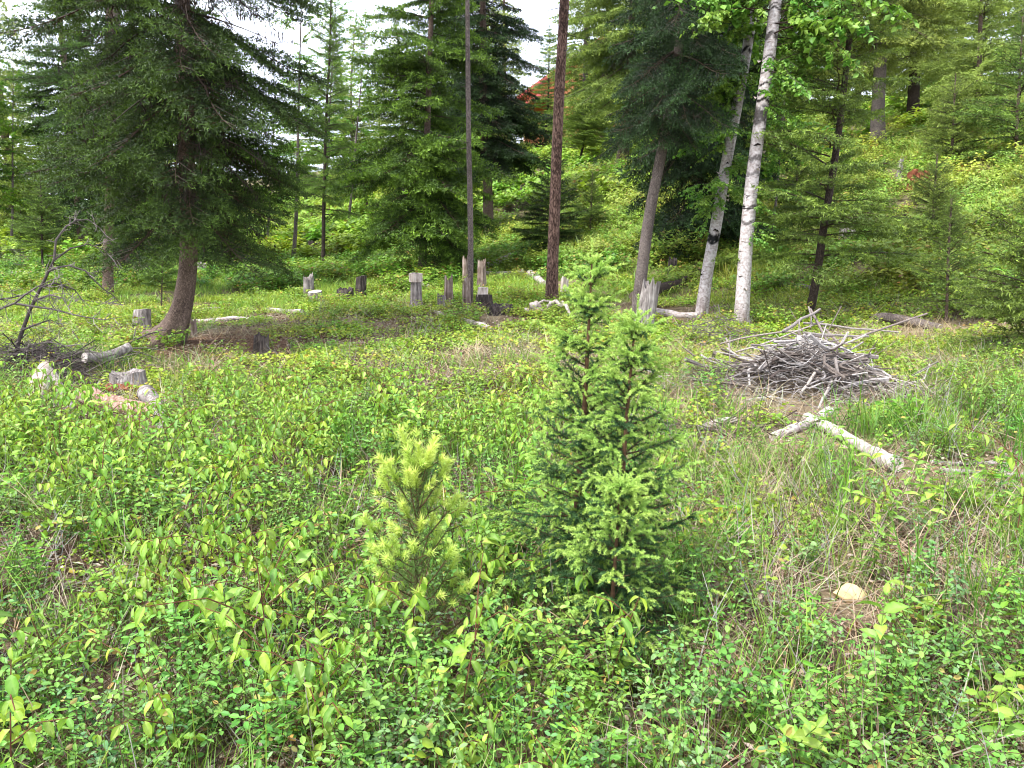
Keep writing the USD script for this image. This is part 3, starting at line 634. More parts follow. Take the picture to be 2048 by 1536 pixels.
# the two birches
def birch_tree(label, px_pts, Y, total, r0, seed, band_z, clusters, top_n):
    P, Y = up_path(px_pts, Y, total); o = P[0]; rng = np.random.default_rng(seed)
    T = Thing('birch_tree', label, 'tree', o)
    def marks(p, u, ang, c):
        z = p[:, 2]
        for b, hgt, dark in band_z:
            w = smooth(hgt, hgt * .6, np.abs(z[:, None] - b + .02 * np.sin(ang * 3 + b)[None]))
            n = meshkit.noise(np.stack(np.broadcast_arrays(np.cos(ang)[None] * 3, np.sin(ang)[None] * 3, z[:, None] * 30), -1), 9)
            k = (w * smooth(.2, .5, n + .12))[..., None] * dark
            c = c * (1 - k) + C(46, 38, 34) * k
        z = z - o[2]
        foot = (smooth(.5, .0, z)[:, None] * smooth(.35, .6, meshkit.noise(np.stack(np.broadcast_arrays(np.cos(ang)[None] * 4, np.sin(ang)[None] * 4, z[:, None] * 7), -1), 3)))[..., None] * .75
        return c * (1 - foot) + C(120, 86, 66) * foot
    mb, p, r = trunk_mesh(P, r0, r0 * .42, seed, 36, .18, .03, step=.02, flare_h=.3, marks=marks, color=(.98, .98, .98))
    T.part('trunk', mb, M_birch, True)
    zz = p[:, 2] - o[2]
    knots = MB()
    for i in range(26):      # dark eyebrow scars and curls of loose bark
        z = .4 + rng.random() * 5; a = rng.random() * 6.28; b = np.array([np.interp(z, zz, p[:, k]) for k in range(3)]); rr = np.interp(z, zz, r)
        d = np.array([math.cos(a), math.sin(a), 0]); s = np.array([-d[1], d[0], 0])
        if i % 2:
            w = .02 + .035 * rng.random(); v = [b + d * (rr + .004) + s * w * k + [0, 0, h] for k, h in ((-1, -.012), (0, .018), (1, -.012), (0, -.012))]; v[1] += d * .012; v[3] += d * .014
            knots.add(v, [[0, 3, 1], [1, 3, 2]], C(40, 32, 30))
        else:
            w = .015 + .03 * rng.random(); l = .03 + .05 * rng.random(); e = b + d * (rr - .002)
            v = [e - s * w, e + s * w, e + s * w * .8 + d * l * .6 + [0, 0, -.03], e - s * w * .7 + d * l + [0, 0, .01]]
            knots.add(v, [[0, 1, 2], [0, 2, 3]], C(206, 190, 180))
    T.part('loose_bark', knots, M_twig, kind='stuff')
    home = f'{T.path}/crown'
    mk = [lambda i=i: leafy_spray((.7, .7, 1.1)[i % 3], 300 + i, C(86, 134, 48), C(158, 200, 92), 70, .058, .7) for i in range(5)]
    pr = protos_named('leafy_branch', home, mk, M_leaf)
    pos, q, sc, cls = [], [], [], []
    for (x, y, s, az) in clusters:       # leafy side branches seen on the trunk: each grows from the trunk at its height
        z = at(x, y, Y)[2] - o[2]; z0 = max(z + .3, .3)
        b = np.array([np.interp(z0, zz, p[:, k]) for k in range(3)]) - o
        tgt = at(x, y, Y) - o; L = max(.6, abs(tgt[0] - b[0]) * 1.5)
        for j in range(5):
            a = az + rng.normal() * .5
            pos.append(b + [0, 0, .08 * rng.normal()]); q.append(qmul(qaxis(2, a), qaxis(1, .1 + .25 * rng.normal()))[0]); sc.append(max(.55, L * s * (.75 + .5 * rng.random()))); cls.append(rng.integers(0, len(pr)))
    for j in range(top_n):
        z = 4.0 + rng.random() * (total - 4.0) * .95; a = rng.random() * 6.28
        b = np.array([np.interp(z, zz, p[:, k]) for k in range(3)]) - o
        pos.append(b); q.append(qmul(qaxis(2, a), qaxis(1, -.5 + .3 * rng.normal()))[0]); sc.append(1.2 + 1.0 * rng.random()); cls.append(rng.integers(0, len(pr)))
    instancer(home, pr, pos, np.array(q), np.array(sc), np.array(cls))
    return T
PI = math.pi
birch_tree('nearer white birch with a dark warty band on its trunk', [(1482, 650), (1490, 520), (1500, 400), (1519, 250), (1540, 100), (1552, 0)], None, 11, .099, 51,
           [(2.95, .15, .85), (3.15, .028, 1.), (3.23, .02, 1.), (3.35, .02, 1.), (3.5, .016, 1.), (3.69, .016, 1.), (3.95, .05, .8), (4.28, .018, 1.), (4.33, .014, .9), (1.75, .035, .8), (1.55, .03, .7), (2.4, .05, .7), (2.2, .03, .6)],
           [(1600, 90, 1, 0), (1640, 60, 1, .3), (1690, 100, 1, -.3), (1570, 190, .9, .2), (1610, 160, 1, -.5), (1650, 200, .9, .1), (1560, 250, .7, -.6), (1580, 300, .8, .2), (1560, 350, .7, .4), (1540, 440, .7, 0), (1530, 500, .6, -.4), (1470, 50, 1, PI), (1430, 60, 1, 2.8), (1720, 30, .9, 0), (1620, 20, 1, .4), (1670, 140, .9, .5)], 46)
birch_tree('farther birch leaning to the right with leafy side shoots along its trunk', [(1402, 634), (1412, 560), (1432, 450), (1452, 330), (1478, 190), (1500, 60), (1508, 0)], None, 10, .092, 52,
           [(1.3, .09, 1.1), (4.15, .03, 1.), (3.95, .04, 1.), (4.5, .02, .8)],
           [(1440, 45, 1, 3.75), (1420, 90, 1, 3.5), (1405, 170, 1.1, 3.75), (1425, 185, 1, 3.9), (1395, 240, 1.1, 3.75), (1420, 250, 1, 3.5), (1380, 310, 1.2, 3.75), (1400, 290, 1, 3.9), (1390, 400, 1.1, 3.75), (1410, 420, 1, 4.0), (1375, 450, 1.1, 3.6), (1470, 350, .8, .2), (1460, 380, .7, -.6), (1465, 420, .7, .4), (1500, 200, .8, 0)], 34)

# thin broadleaved trees in bright leaf at the back of the clearing
def broadleaf(label, px, Y, total, seed, c0, c1, key, n=70, z0=.25, spreadw=1.2, group=None, cat='tree', name='broadleaved_tree'):
    P, Y = up_path([px, (px[0] + 6, px[1] - 60)], Y, total); o = P[0]; rng = np.random.default_rng(seed)
    T = Thing(name, label, cat, o, group)
    mb, p, r = trunk_mesh(P, .012 * total ** .8, .006, seed, 8, .3, .04, step=.3); T.part('trunk', mb, M_grey_bark, True)
    zz = p[:, 2] - o[2]; z = total * (z0 + (1 - z0) * rng.random(n)); pos = np.stack([np.interp(z, zz, p[:, k]) for k in range(3)], 1) - o
    home = f'{T.path}/crown'; pr = protos_named(key, home, [lambda i=i: leafy_spray(1.0, 400 + i, c0, c1, 40, .075, .4) for i in range(3)], M_leaf)
    q = qmul(qaxis(2, rng.random(n) * 7), qaxis(1, -.35 + .3 * rng.normal(size=n)))
    instancer(home, pr, pos, q, spreadw * (.5 + .7 * rng.random(n)) * (1.15 - .6 * (z / total)), rng.integers(0, 3, n))
LB0, LB1 = C(84, 128, 40), C(148, 190, 74)
for i, (x, y, Y, h, n, lab) in enumerate([(585, 520, 26, 9, 90, 'thin broadleaved tree with bright leaves between the large spruce and the narrow fir'), (690, 510, 31, 8, 70, 'thin bright-leaved tree behind the narrow fir'), (640, 500, 33, 10, 100, 'tall bright-leaved tree left of the narrow fir top'), (530, 520, 29, 6, 60, 'low bright-leaved tree seen past the right side of the large spruce'),
                                         (18, 520, 30, 7, 70, 'yellow-green broadleaved tree at the far left edge'), (1545, 470, 17, 3.6, 50, 'leafy young broadleaved tree close behind the nearer birch')]):
    broadleaf(lab, (x, y), Y, h, 60 + i, LB0, LB1, 'bright_leaf_branch', n)

# the forest further back, each tree an object; alike ones share a label
BG = [(28, 36, 17, 'pale', 2.0), (-50, 30, 15, 'fir', 2.2), (115, 34, 8, 'fir', 1.9), (160, 30, 15, 'spruce', 2.2), (64, 46, 10, 'pale', 2.2), (262, 27, 15, 'spruce', 2.2), (300, 36, 16, 'dark', 2.4), (405, 24, 13, 'spruce', 2.1), (715, 44, 10.5, 'pale', 2.3), (690, 58, 12, 'fir', 2.3), (775, 52, 7.5, 'yellow', 2.2), (810, 40, 8.5, 'pale', 2.0), (740, 36, 5.0, 'fir', 1.8), (905, 34, 13, 'spruce', 2.2), (930, 44, 16, 'fir', 2.4), (1010, 52, 15, 'pale', 2.4), 
      (1086, 58, 9, 'fir', 1.8), (1165, 44, 16, 'yellow', 2.8), (1200, 52, 15, 'yellow', 2.6), (1150, 37, 5, 'fir', 1.6), (1290, 42, 16, 'yellow', 2.8), (1330, 28, 14, 'dark', 2.2), (1440, 26, 14, 'spruce', 2.3), (1490, 38, 16, 'dark', 2.5), (1550, 30, 14, 'fir', 2.4), (615, 50, 9, 'pale', 2.0), (1700, 40, 13, 'pale', 2.4), (1790, 44, 15, 'pale', 2.6), (1880, 38, 12, 'pale', 2.5), (1925, 44, 9, 'pale', 2.4), (2010, 36, 8, 'pale', 2.2), (2070, 30, 9, 'fir', 2.3),
      (330, 55, 17, 'pale', 2.6), (430, 60, 17, 'fir', 2.6), (180, 58, 17, 'fir', 2.6), (860, 60, 10, 'fir', 2.4), (1380, 50, 16, 'fir', 2.6), (1660, 50, 15, 'fir', 2.6), (980, 60, 12, 'fir', 2.6), (1260, 62, 14, 'pale', 2.6), (1580, 56, 15, 'spruce', 2.6), ]
LAB = {'pale': 'pale green hazy conifer in the forest behind the clearing', 'fir': 'mid-green conifer in the forest behind the clearing', 'spruce': 'deep green conifer in the forest behind the clearing', 'dark': 'blackish-green conifer in the forest behind the clearing', 'yellow': 'yellowish conifer in the forest along the hill'}
for i, (x, Y, h, kind, r) in enumerate(BG):
    b = at(x, 430, Y); b[2] = float(height(b[0], b[1])); rng = np.random.default_rng(700 + i)
    tip = b + [rng.normal() * .4, rng.normal() * .4, h]; mid = (b + tip) / 2 + [rng.normal() * .15, 0, 0]
    conifer('conifer', LAB[kind], np.array([b - [0, 0, .05], mid, tip]), .013 * h, f'far_{kind}_{"ab"[i % 2]}', .7 + 1.4 * rng.random(), r, group=f'far {kind} conifers', seed=800 + i, bark_mat=[M_spruce_bark, M_dark_bark, M_grey_bark][i % 3], flare=.2)

# ------------------------------------------------------------------ dead wood
KEEP = []      # places where low plants stand thinner
def stump(name, label, px, h, r, mat, top='sawn', seed=1, tilt=(0, 0), cut=None, dz=0., Y=None, flare=.35):
    """A stump: ridged side, either sawn flat (with its own end face) or broken into splinters."""
    o = hit(*px) if Y is None else at(px[0], px[1], Y)
    o[2] = float(height(o[0], o[1])); rng = np.random.default_rng(seed); T = Thing(name, label, 'stump', o)
    S, N = 30, 9; ang = np.arange(S) * 2 * PI / S
    ridge = 1 + .22 * (meshkit.fbm(np.stack([np.cos(ang) * 2.2, np.sin(ang) * 2.2, 0 * ang + seed], -1), 3, seed) - .5) * 2
    if top == 'sawn': hh = h * (1 + .06 * np.cos(ang + seed))
    else:
        hh = h * (.68 + .5 * meshkit.fbm(np.stack([np.cos(ang) * 1.3, np.sin(ang) * 1.3, 0 * ang + seed * 3], -1), 2, seed + 5)); hh *= 1 - .13 * rng.random(S) * (rng.random(S) > .4)
    u = np.linspace(0, 1, N)[:, None]
    z = u * hh[None] - .06 * (1 - u)
    rr = r * ridge[None] * (1 + flare * np.exp(-u * h / .1)) * (1 - .1 * u) * (1 + .1 * (meshkit.noise(np.stack(np.broadcast_arrays(np.cos(ang)[None] * 3, np.sin(ang)[None] * 3, u * 5), -1), seed) - .5))
    x = rr * np.cos(ang) + tilt[0] * z; y = rr * np.sin(ang) + tilt[1] * z
    v = np.stack([x, y, z], -1)
    inner_r = .82 if top == 'sawn' else .55
    inn = v[-1] * [inner_r, inner_r, 1] + np.array([tilt[0], tilt[1], 0]) * z[-1][:, None] * (1 - inner_r)
    if top != 'sawn': inn[:, 2] -= .35 * h * (.4 + .6 * rng.random(S)); inn[:, 2] = np.maximum(inn[:, 2], .1 * h)
    cen = inn.mean(0) - [0, 0, 0 if top == 'sawn' else .08 * h]
    i, j = np.meshgrid(np.arange(N - 1), np.arange(S), indexing='ij'); k = np.stack([i * S + j, i * S + (j + 1) % S, (i + 1) * S + (j + 1) % S, (i + 1) * S + j], -1).reshape(-1, 4)
    f = np.vstack([k[:, [0, 1, 2]], k[:, [0, 2, 3]]])
    T.part('stump_side', MB().add(v.reshape(-1, 3) + o, f, (1, 1, 1)), mat, 50)
    a = np.arange(S); b = (a + 1) % S
    w = np.vstack([v[-1], inn, cen[None]])
    ft = np.vstack([np.stack([a, b, S + b], 1), np.stack([a, S + b, S + a], 1), np.stack([S + a, S + b, 0 * a + 2 * S], 1)])
    T.part('sawn_face' if top == 'sawn' else 'broken_top', MB().add(w + o, ft, (1, 1, 1)), cut or (M_cut if top == 'sawn' else mat))
    return T, o

STUMPS = [('stump', 'grey sawn stump block leaning left of the curved spruce foot', (281, 662), .25, .13, M_grey_wood, 'sawn', (.1, .2)),
 ('stump', 'narrow brown stump tight against the right of the curved spruce foot', (384, 674), .26, .075, M_brown_wood, 'broken', (.05, 0)),
 ('stump', 'small dark splintered stump on red needle litter in the clearing', (522, 716), .26, .085, M_black_wood, 'broken', (.1, 0)),
 ('stump', 'tall grey split stump with a pointed top, rear of a stump pair', (618, 598), .44, .11, M_grey_wood, 'broken', (0, 0)),
 ('stump', 'short wide grey stump in front of the pointed split stump', (632, 614), .24, .14, M_grey_wood, 'sawn', (0, 0)),
 ('stump', 'low blackened rotten stump beside a reddish cracked stump', (692, 612), .33, .17, M_black_wood, 'broken', (0, 0)),
 ('stump', 'dark stump with a reddish cracked face and slanting top', (721, 600), .38, .11, M_black_wood, 'sawn', (.1, 0)),
 ('stump', 'tall sawn stump with a pale grey band round its top', (832, 612), .42, .1, M_grey_wood, 'sawn', (.02, 0)),
 ('stump', 'tall flaky rotten stump left of the thin bare pole', (897, 612), .46, .075, M_brown_wood, 'broken', (.02, 0)),
 ('stump', 'short grey stump leaning on the tall flaky rotten stump', (886, 616), .2, .07, M_grey_wood, 'broken', (-.1, 0)),
 ('stump', 'pale peeling stump fused to the foot of the thin bare pole', (933, 622), .44, .07, M_brown_wood, 'broken', (.0, 0)),
 ('stump', 'tall slim peeling stump farther back behind the thin bare pole', (963, 580), .56, .095, M_brown_wood, 'broken', (.02, 0)),
 ('stump', 'tall thin peeling stump half hidden behind the thin bare pole', (932, 572), .6, .075, M_brown_wood, 'broken', (.0, 0)),
 ('stump', 'low dark stump with a pale sawn block on it', (968, 622), .2, .13, M_black_wood, 'sawn', (0, 0)),
 ('stump', 'dark crumbling stump lying right of the pale sawn block', (1003, 626), .12, .17, M_black_wood, 'broken', (0, 0)),
 ('stump', 'small pale weathered stump right of the reddish pine trunk', (1129, 590), .32, .075, M_pale_wood, 'broken', (0, 0)),
 ('stump', 'big broken grey stump leaning right at the foot of the scaly spruce', (1284, 660), .62, .14, M_grey_wood, 'broken', (.16, 0)),
 ('stump', 'pale splintered stump with reddish top behind the large spruce', (284, 562), .38, .2, M_brown_wood, 'broken', (0, 0)),
 ('stump', 'wide charred black stump in shade behind the large spruce', (240, 545), .65, .28, M_black_wood, 'sawn', (0, 0)),
 ('stump', 'black stump left of the narrow fir trunk at the clearing edge', (630, 514), .55, .22, M_black_wood, 'broken', (0, 0)),
 ('stump', 'grey stump in grass just right of the large spruce trunk', (405, 562), .45, .16, M_grey_wood, 'broken', (0, 0)),
 ('stump', 'small dark stump above the mossy log on the slope', (1344, 548), .3, .09, M_black_wood, 'broken', (0, 0)),
 ('stump', 'slender burnt black stump on the slope behind the layered spruce', (1045, 412), .75, .12, M_black_wood, 'broken', (0, 0)),
 ('stump', 'crumbling bright red rotten stump on the right-hand slope', (1834, 376), .38, .27, M_red_wood, 'broken', (0, 0)),
 ('stump', 'grey trunk stub in the shade behind the young fir', (1690, 500), .5, .14, M_pale_wood, 'broken', (0, 0)),
 ('stump', 'dead grey snag stub standing left of the red rotten stump', (1798, 360), .45, .06, M_grey_wood, 'broken', (0, 0))]
for i, (nm, lab, px, h, r, mat, top, tilt) in enumerate(STUMPS):
    T, o = stump(nm, lab, px, h * (1.25 if top == 'sawn' else 1.1), r, mat, top, 20 + i, tilt); KEEP.append((o[:2] - [r, .25], o[:2] + [r, -.25], r + .06, .5)); h *= 1.25 if top == 'sawn' else 1.1
    if 'pale grey band' in lab:
        T.part('pale_band', MB().tube([o + [.0085, 0, .4], o + [.0088, 0, h + .012]], [.113, .112], 24, (1, 1, 1)), M_pale_wood, 50)
    if 'pale sawn block' in lab and 'with' in lab:
        T.part('pale_block', MB().tube([o + [-.02, -.02, .22], o + [-.01, -.02, .36]], [.085, .08], 14, (1, 1, 1)), M_pale_wood, 50)

def log(name, label, a, b, r, mat, seed=1, lift=.5, r2=None, hump=0., end=None, cat='log', ga=None, gb=None, arms=()):
    """A fallen log between two points of the ground; bark and two end faces."""
    A, B = (hit(*p) if len(p) == 2 else np.array(p, float) for p in (a, b)); A = A + [0, 0, r * lift + (ga or 0)]; B = B + [0, 0, (r2 or r) * lift + (gb or 0)]
    o = (A + B) / 2; o[2] = float(height(o[0], o[1])); T = Thing(name, label, cat, o); KEEP.append((A[:2], B[:2], .1 + r))
    n = max(8, int(np.linalg.norm(B - A) / .06)); t = np.linspace(0, 1, n); rng = np.random.default_rng(seed)
    p = A + (B - A) * t[:, None] + np.stack([meshkit.noise(np.stack([t * 3, t * 0 + k * 7., t * 0 + seed], -1), seed) - .5 for k in range(3)], 1) * r * 1.1 + np.array([0, 0, 1]) * (hump * np.sin(t * PI))[:, None]
    rad = (r + ((r2 or r * .8) - r) * t) * (.92 + .16 * meshkit.noise(np.stack([t * 9, t * 0, t * 0 + seed], -1), seed + 1))
    mb = MB(); mb.tube(p, rad, 14, (.86, .83, .8), cap=False)
    nm = 'birch' if mat is M_birch else 'bark'
    T.part('bark', mb, mat, True)
    for e, k, s in ((p[0], 0, -1), (p[-1], -1, 1)):
        d = unit(p[1] - p[0]) if k == 0 else unit(p[-1] - p[-2])
        T.part('end_face', MB().tube([e - d * s * .004, e + d * s * .006], [rad[k] * .97, rad[k] * .93], 14, (1, 1, 1)), end or M_cut)
    for (s, dx, dy, dz, rr) in arms:
        q = p[int(s * (n - 1))]; d = np.array([dx, dy, dz])
        T.part('broken_branch', MB().tube([q, q + d * .55 + [0, 0, .01], q + d], [rr, rr * .8, rr * .4], 7, (.9, .88, .86)), mat, True)
    return T
log('fallen_log', 'long white birch pole in the right foreground, running down from the crossing piece', (1612, 848), (1738, 914), .044, M_birch, 1, .95, .038)
log('fallen_log', 'thick short birch log in the right foreground, its cut end nearest', (1738, 914), (1792, 950), .05, M_birch, 26, .85, .056)
log('fallen_log', 'white birch piece crossing the top of the thick foreground log', (1660, 838), (1540, 884), .042, M_birch, 2, 1., .03)
log('fallen_log', 'short mossy birch log left of the crossing foreground logs', (1388, 868), (1466, 852), .045, M_birch, 3, .7)
log('fallen_log', 'white birch log lying between the leaning stump and the farther birch', (1296, 632), (1398, 636), .06, M_birch, 4, .7)
log('fallen_log', 'white birch log slanting up the toe of the hill behind the stumps', (972, 541), (1046, 518), .085, M_birch, 5, 1., ga=.03, gb=.12)
log('fallen_log', 'slim white birch log lying level below the slanting one', (972, 549), (1044, 548), .055, M_birch, 6, .7)
log('fallen_log', 'birch log sloping down to the right beside the reddish pine', (1056, 552), (1086, 574), .085, M_birch, 7, .7)
log('fallen_log', 'long dark mossy log on the slope behind the scaly spruce', (1266, 606), (1404, 548), .1, M_dark_bark, 8, .6, end=M_brown_wood)
log('fallen_log', 'reddish broken log high on the slope behind the birches', (1310, 508), (1396, 516), .1, M_red_wood, 9, .7, end=M_red_wood)
log('fallen_log', 'grey log on the right slope under the small dark fir', (1735, 640), (1872, 664), .07, M_grey_bark, 10, .7)
log('fallen_log', 'weathered grey log at the right edge under the bushy fir', (1975, 694), (2070, 706), .06, M_grey_wood, 11, .6)
log('fallen_log', 'thin white log in the grass right of the large spruce trunk', (388, 648), (500, 640), .04, M_birch, 12, .9)
log('fallen_log', 'thin white log farther back right of the large spruce', (372, 632), (446, 622), .045, M_birch, 13, .9)
log('fallen_log', 'short white log between the large spruce and the stump pair', (502, 618), (606, 630), .04, M_birch, 14, .9)
log('fallen_log', 'broken white log running past the banded stump', (794, 604), (880, 636), .05, M_pale_wood, 15, .9)
log('fallen_log', 'small pale rotten log in the low plants in front of the thin pole', (925, 646), (984, 662), .045, M_pale_wood, 16, .9)
log('fallen_log', 'pale fallen branch behind the banded stump', (790, 566), (868, 580), .06, M_birch, 17, .9)
log('fallen_log', 'long pale log far back in the grass at the left', (20, 552), (190, 548), .06, M_birch, 18, .9)
log('fallen_log', 'thin pale log far back between the left stumps', (300, 546), (440, 552), .05, M_birch, 19, .9)
log('fallen_log', 'mossy grey branch log in the grass behind the dead sapling', (150, 606), (246, 616), .05, M_grey_bark, 20, .9)
log('fallen_log', 'thin grey pole lying on the slope by the small fir', (1040, 486), (1120, 478), .05, M_birch, 21, .9)
log('fallen_log', 'thin grey log on the slope behind the slender fir', (1560, 572), (1640, 590), .06, M_grey_bark, 22, .8)
log('fallen_log', 'grey straight stick lying in grass at the right edge', (1880, 945), (2060, 962), .016, M_grey_wood, 23, 1.2)
log('fallen_log', 'grey stick lying in front of another at the right edge', (1860, 930), (2010, 936), .013, M_grey_wood, 24, 1.2)
log('fallen_log', 'short grey stick nearest in the right-hand grass', (1940, 966), (2040, 982), .014, M_grey_wood, 25, 1.2)
# the rotting tangle at the foot of the reddish pine
def root_tangle():
    o = hit(1096, 630); rng = np.random.default_rng(77); T = Thing('root_tangle', 'bleached tangle of roots at the foot of the reddish pine', 'roots', o)
    for (x0, y0, x1, y1, h, r) in [(1050, 622, 1092, 626, .1, .05), (1094, 632, 1100, 606, .1, .028), (1100, 606, 1124, 612, .28, .03), (1124, 604, 1140, 632, .2, .03), (1086, 634, 1104, 604, .02, .03), (1075, 612, 1100, 602, .22, .014), (1110, 606, 1118, 628, .2, .022), (1060, 612, 1084, 616, .12, .05)]:
        A, B = at(x0, y0, o[1]), at(x1, y1, o[1] + .1 * rng.normal()); m = (A + B) / 2 + [0, 0, .05]
        T.part('root', MB().tube(np.array([A, (A + m) / 2 + .015 * rng.normal(size=3), m, (B + m) / 2 + .015 * rng.normal(size=3), B]), [r, r * 1.1, r, r * .9, r * .7], 9, (1, 1, 1)), [M_pale_wood, M_pale_wood, M_brown_wood][rng.integers(0, 3)], True)
root_tangle()

# leaning dead sapling at the left
GREY_TW = C(138, 128, 124)
def dead_sapling():
    o = hit(25, 752); Y = o[1]; rng = np.random.default_rng(5); T = Thing('dead_sapling', 'bare dead sapling arching to the right at the far left', 'dead tree', o)
    def pl(pts, dy=0.): return np.array([at(x, y, Y + dy * k / max(1, len(pts) - 1)) for k, (x, y) in enumerate(pts)])
    main = pl([(22, 762), (26, 735), (38, 680), (60, 620), (86, 566), (108, 520), (141, 497), (178, 488), (208, 500), (234, 528)], .3)
    T.part('stem', MB().tube(main, np.linspace(.024, .004, len(main)) * [1, 1, 1, 1, 1, .95, .7, .6, .6, 1], 8, C(84, 76, 72)), M_twig, True)
    lines = [([(108, 520), (112, 480), (132, 453), (152, 441), (176, 439), (200, 456), (224, 490)], .35), ([(-20, 624), (0, 618), (29, 607), (50, 590), (76, 573), (104, 560), (122, 555)], -.3), ([(30, 607), (67, 613), (104, 618), (155, 631), (205, 640), (243, 634)], -.4),
             ([(96, 543), (115, 535), (138, 531), (170, 541), (190, 562), (207, 578), (228, 592), (244, 611)], .2), ([(-10, 600), (20, 596), (60, 588)], .3), ([(44, 660), (70, 650), (100, 640), (130, 652)], .3), ([(30, 740), (60, 690), (100, 684), (140, 694)], -.3), ([(70, 600), (100, 590), (125, 596), (140, 620)], -.2), ([(82, 575), (110, 566), (150, 580), (165, 600)], .5)]
    tips = [main[3:]]
    for pts, dy in lines:
        q = pl(pts, dy); T.part('branch', MB().tube(q, np.linspace(.013, .003, len(q)), 6, C(100, 92, 88)), M_twig, True); tips.append(q)
    for q in tips:
        mb = MB()
        for i in range(14):
            k = rng.integers(0, len(q) - 1); b = q[k] + (q[k + 1] - q[k]) * rng.random(); d = unit(unit(q[k + 1] - q[k]) * .5 + rng.normal(size=3)); l = .05 + .16 * rng.random(); c = np.cross(d, rng.normal(size=3)) * l * .3
            mb.tube([b, b + d * l * .5 + c * .3, b + d * l + c], [.005, .004, .0022], 3, GREY_TW)
            e = b + d * l * .6; mb.tube([e, e + unit(d + rng.normal(size=3) * .7) * l * .5], [.0032, .0018], 3, GREY_TW)
        T.part('twigs', mb, M_twig, kind='stuff')
dead_sapling()

def rotten_log_heap():
    o = hit(180, 800); rng = np.random.default_rng(6)
    # bleached forked piece
    A, B = hit(74, 800), hit(96, 758); T = Thing('rotten_log', 'bleached forked log with a grey arm pointing towards the viewer at the left', 'log', (A + B) / 2)
    T.part('bark', MB().tube(np.array([hit(72, 822) + [0, 0, .05], hit(80, 800) + [0, 0, .1], hit(88, 778) + [0, 0, .14], hit(97, 752) + [0, 0, .13]]), [.06, .085, .075, .05], 14, (1, 1, 1)), M_pale_wood, True)
    T.part('arm', MB().tube(np.array([hit(96, 765) + [0, 0, .16], hit(110, 778) + [0, 0, .15], hit(126, 802) + [0, 0, .1], hit(146, 832) + [0, 0, .05]]), [.03, .036, .036, .03], 10, (1, 1, 1)), M_grey_wood, True)
    log('rotten_log', 'grey weathered log lying across the rotten stump at the left', (168, 752), (258, 738), .06, M_grey_wood, 31, 1.2, .05, ga=.1, gb=.16)
    T, q = stump('stump', 'crumbling hollow stump full of red rot behind the grey log', (258, 782), .2, .17, M_grey_wood, 'broken', 33)
    T.part('red_rot', MB().add(*[(lambda m: (np.array(m.vertices) * [.15, .08, .06] * (1 + .35 * (meshkit.noise(np.array(m.vertices) * 3, 8)[:, None] - .5)) + q + [0, -.13, .06], m.faces, (1, 1, 1)))(trimesh.creation.icosphere(3))][0]), M_red_wood, True)
    log('rotten_log', 'long crumbled pinkish log half sunk in the herbs below the red rotten stump', (170, 808), (300, 836), .1, M_pink_wood, 34, .3, .07, end=M_pink_wood)
    log('rotten_log', 'split slab of silver-grey wood at the near end of the crumbled log', (296, 812), (346, 868), .075, M_grey_wood, 35, .55, .05, ga=.06, end=M_grey_wood)
    log('rotten_log', 'dark broken branch stub sticking up from the twig heap at the left', (64, 745), (104, 702), .035, M_dark_bark, 36, 1.5, .03, gb=.08, ga=.1)
    p = np.array([hit(x, y) + [0, 0, h] for x, y, h in ((124, 735, .1), (150, 730, .13), (182, 728, .14), (216, 734, .12), (240, 726, .16), (270, 716, .2), (300, 704, .22), (336, 698, .24))])
    T = Thing('fallen_branch', 'long bare fallen branch forking over the rotten stump at the left', 'branch', p[3])
    T.part('stem', MB().tube(p, np.linspace(.022, .008, 8), 7, C(112, 104, 98)), M_twig, True)
    for k, (x, y, h) in ((4, (330, 738, .08)), (4, (350, 722, .1)), (2, (150, 742, .02)), (5, (280, 700, .3)), (3, (190, 716, .1))):
        e = hit(x, y) + [0, 0, h]; T.part('branch', MB().tube(np.array([p[k], (p[k] + e) / 2 + [0, 0, .03], e]), [.01, .007, .003], 5, C(112, 104, 98)), M_twig, True)
rotten_log_heap()

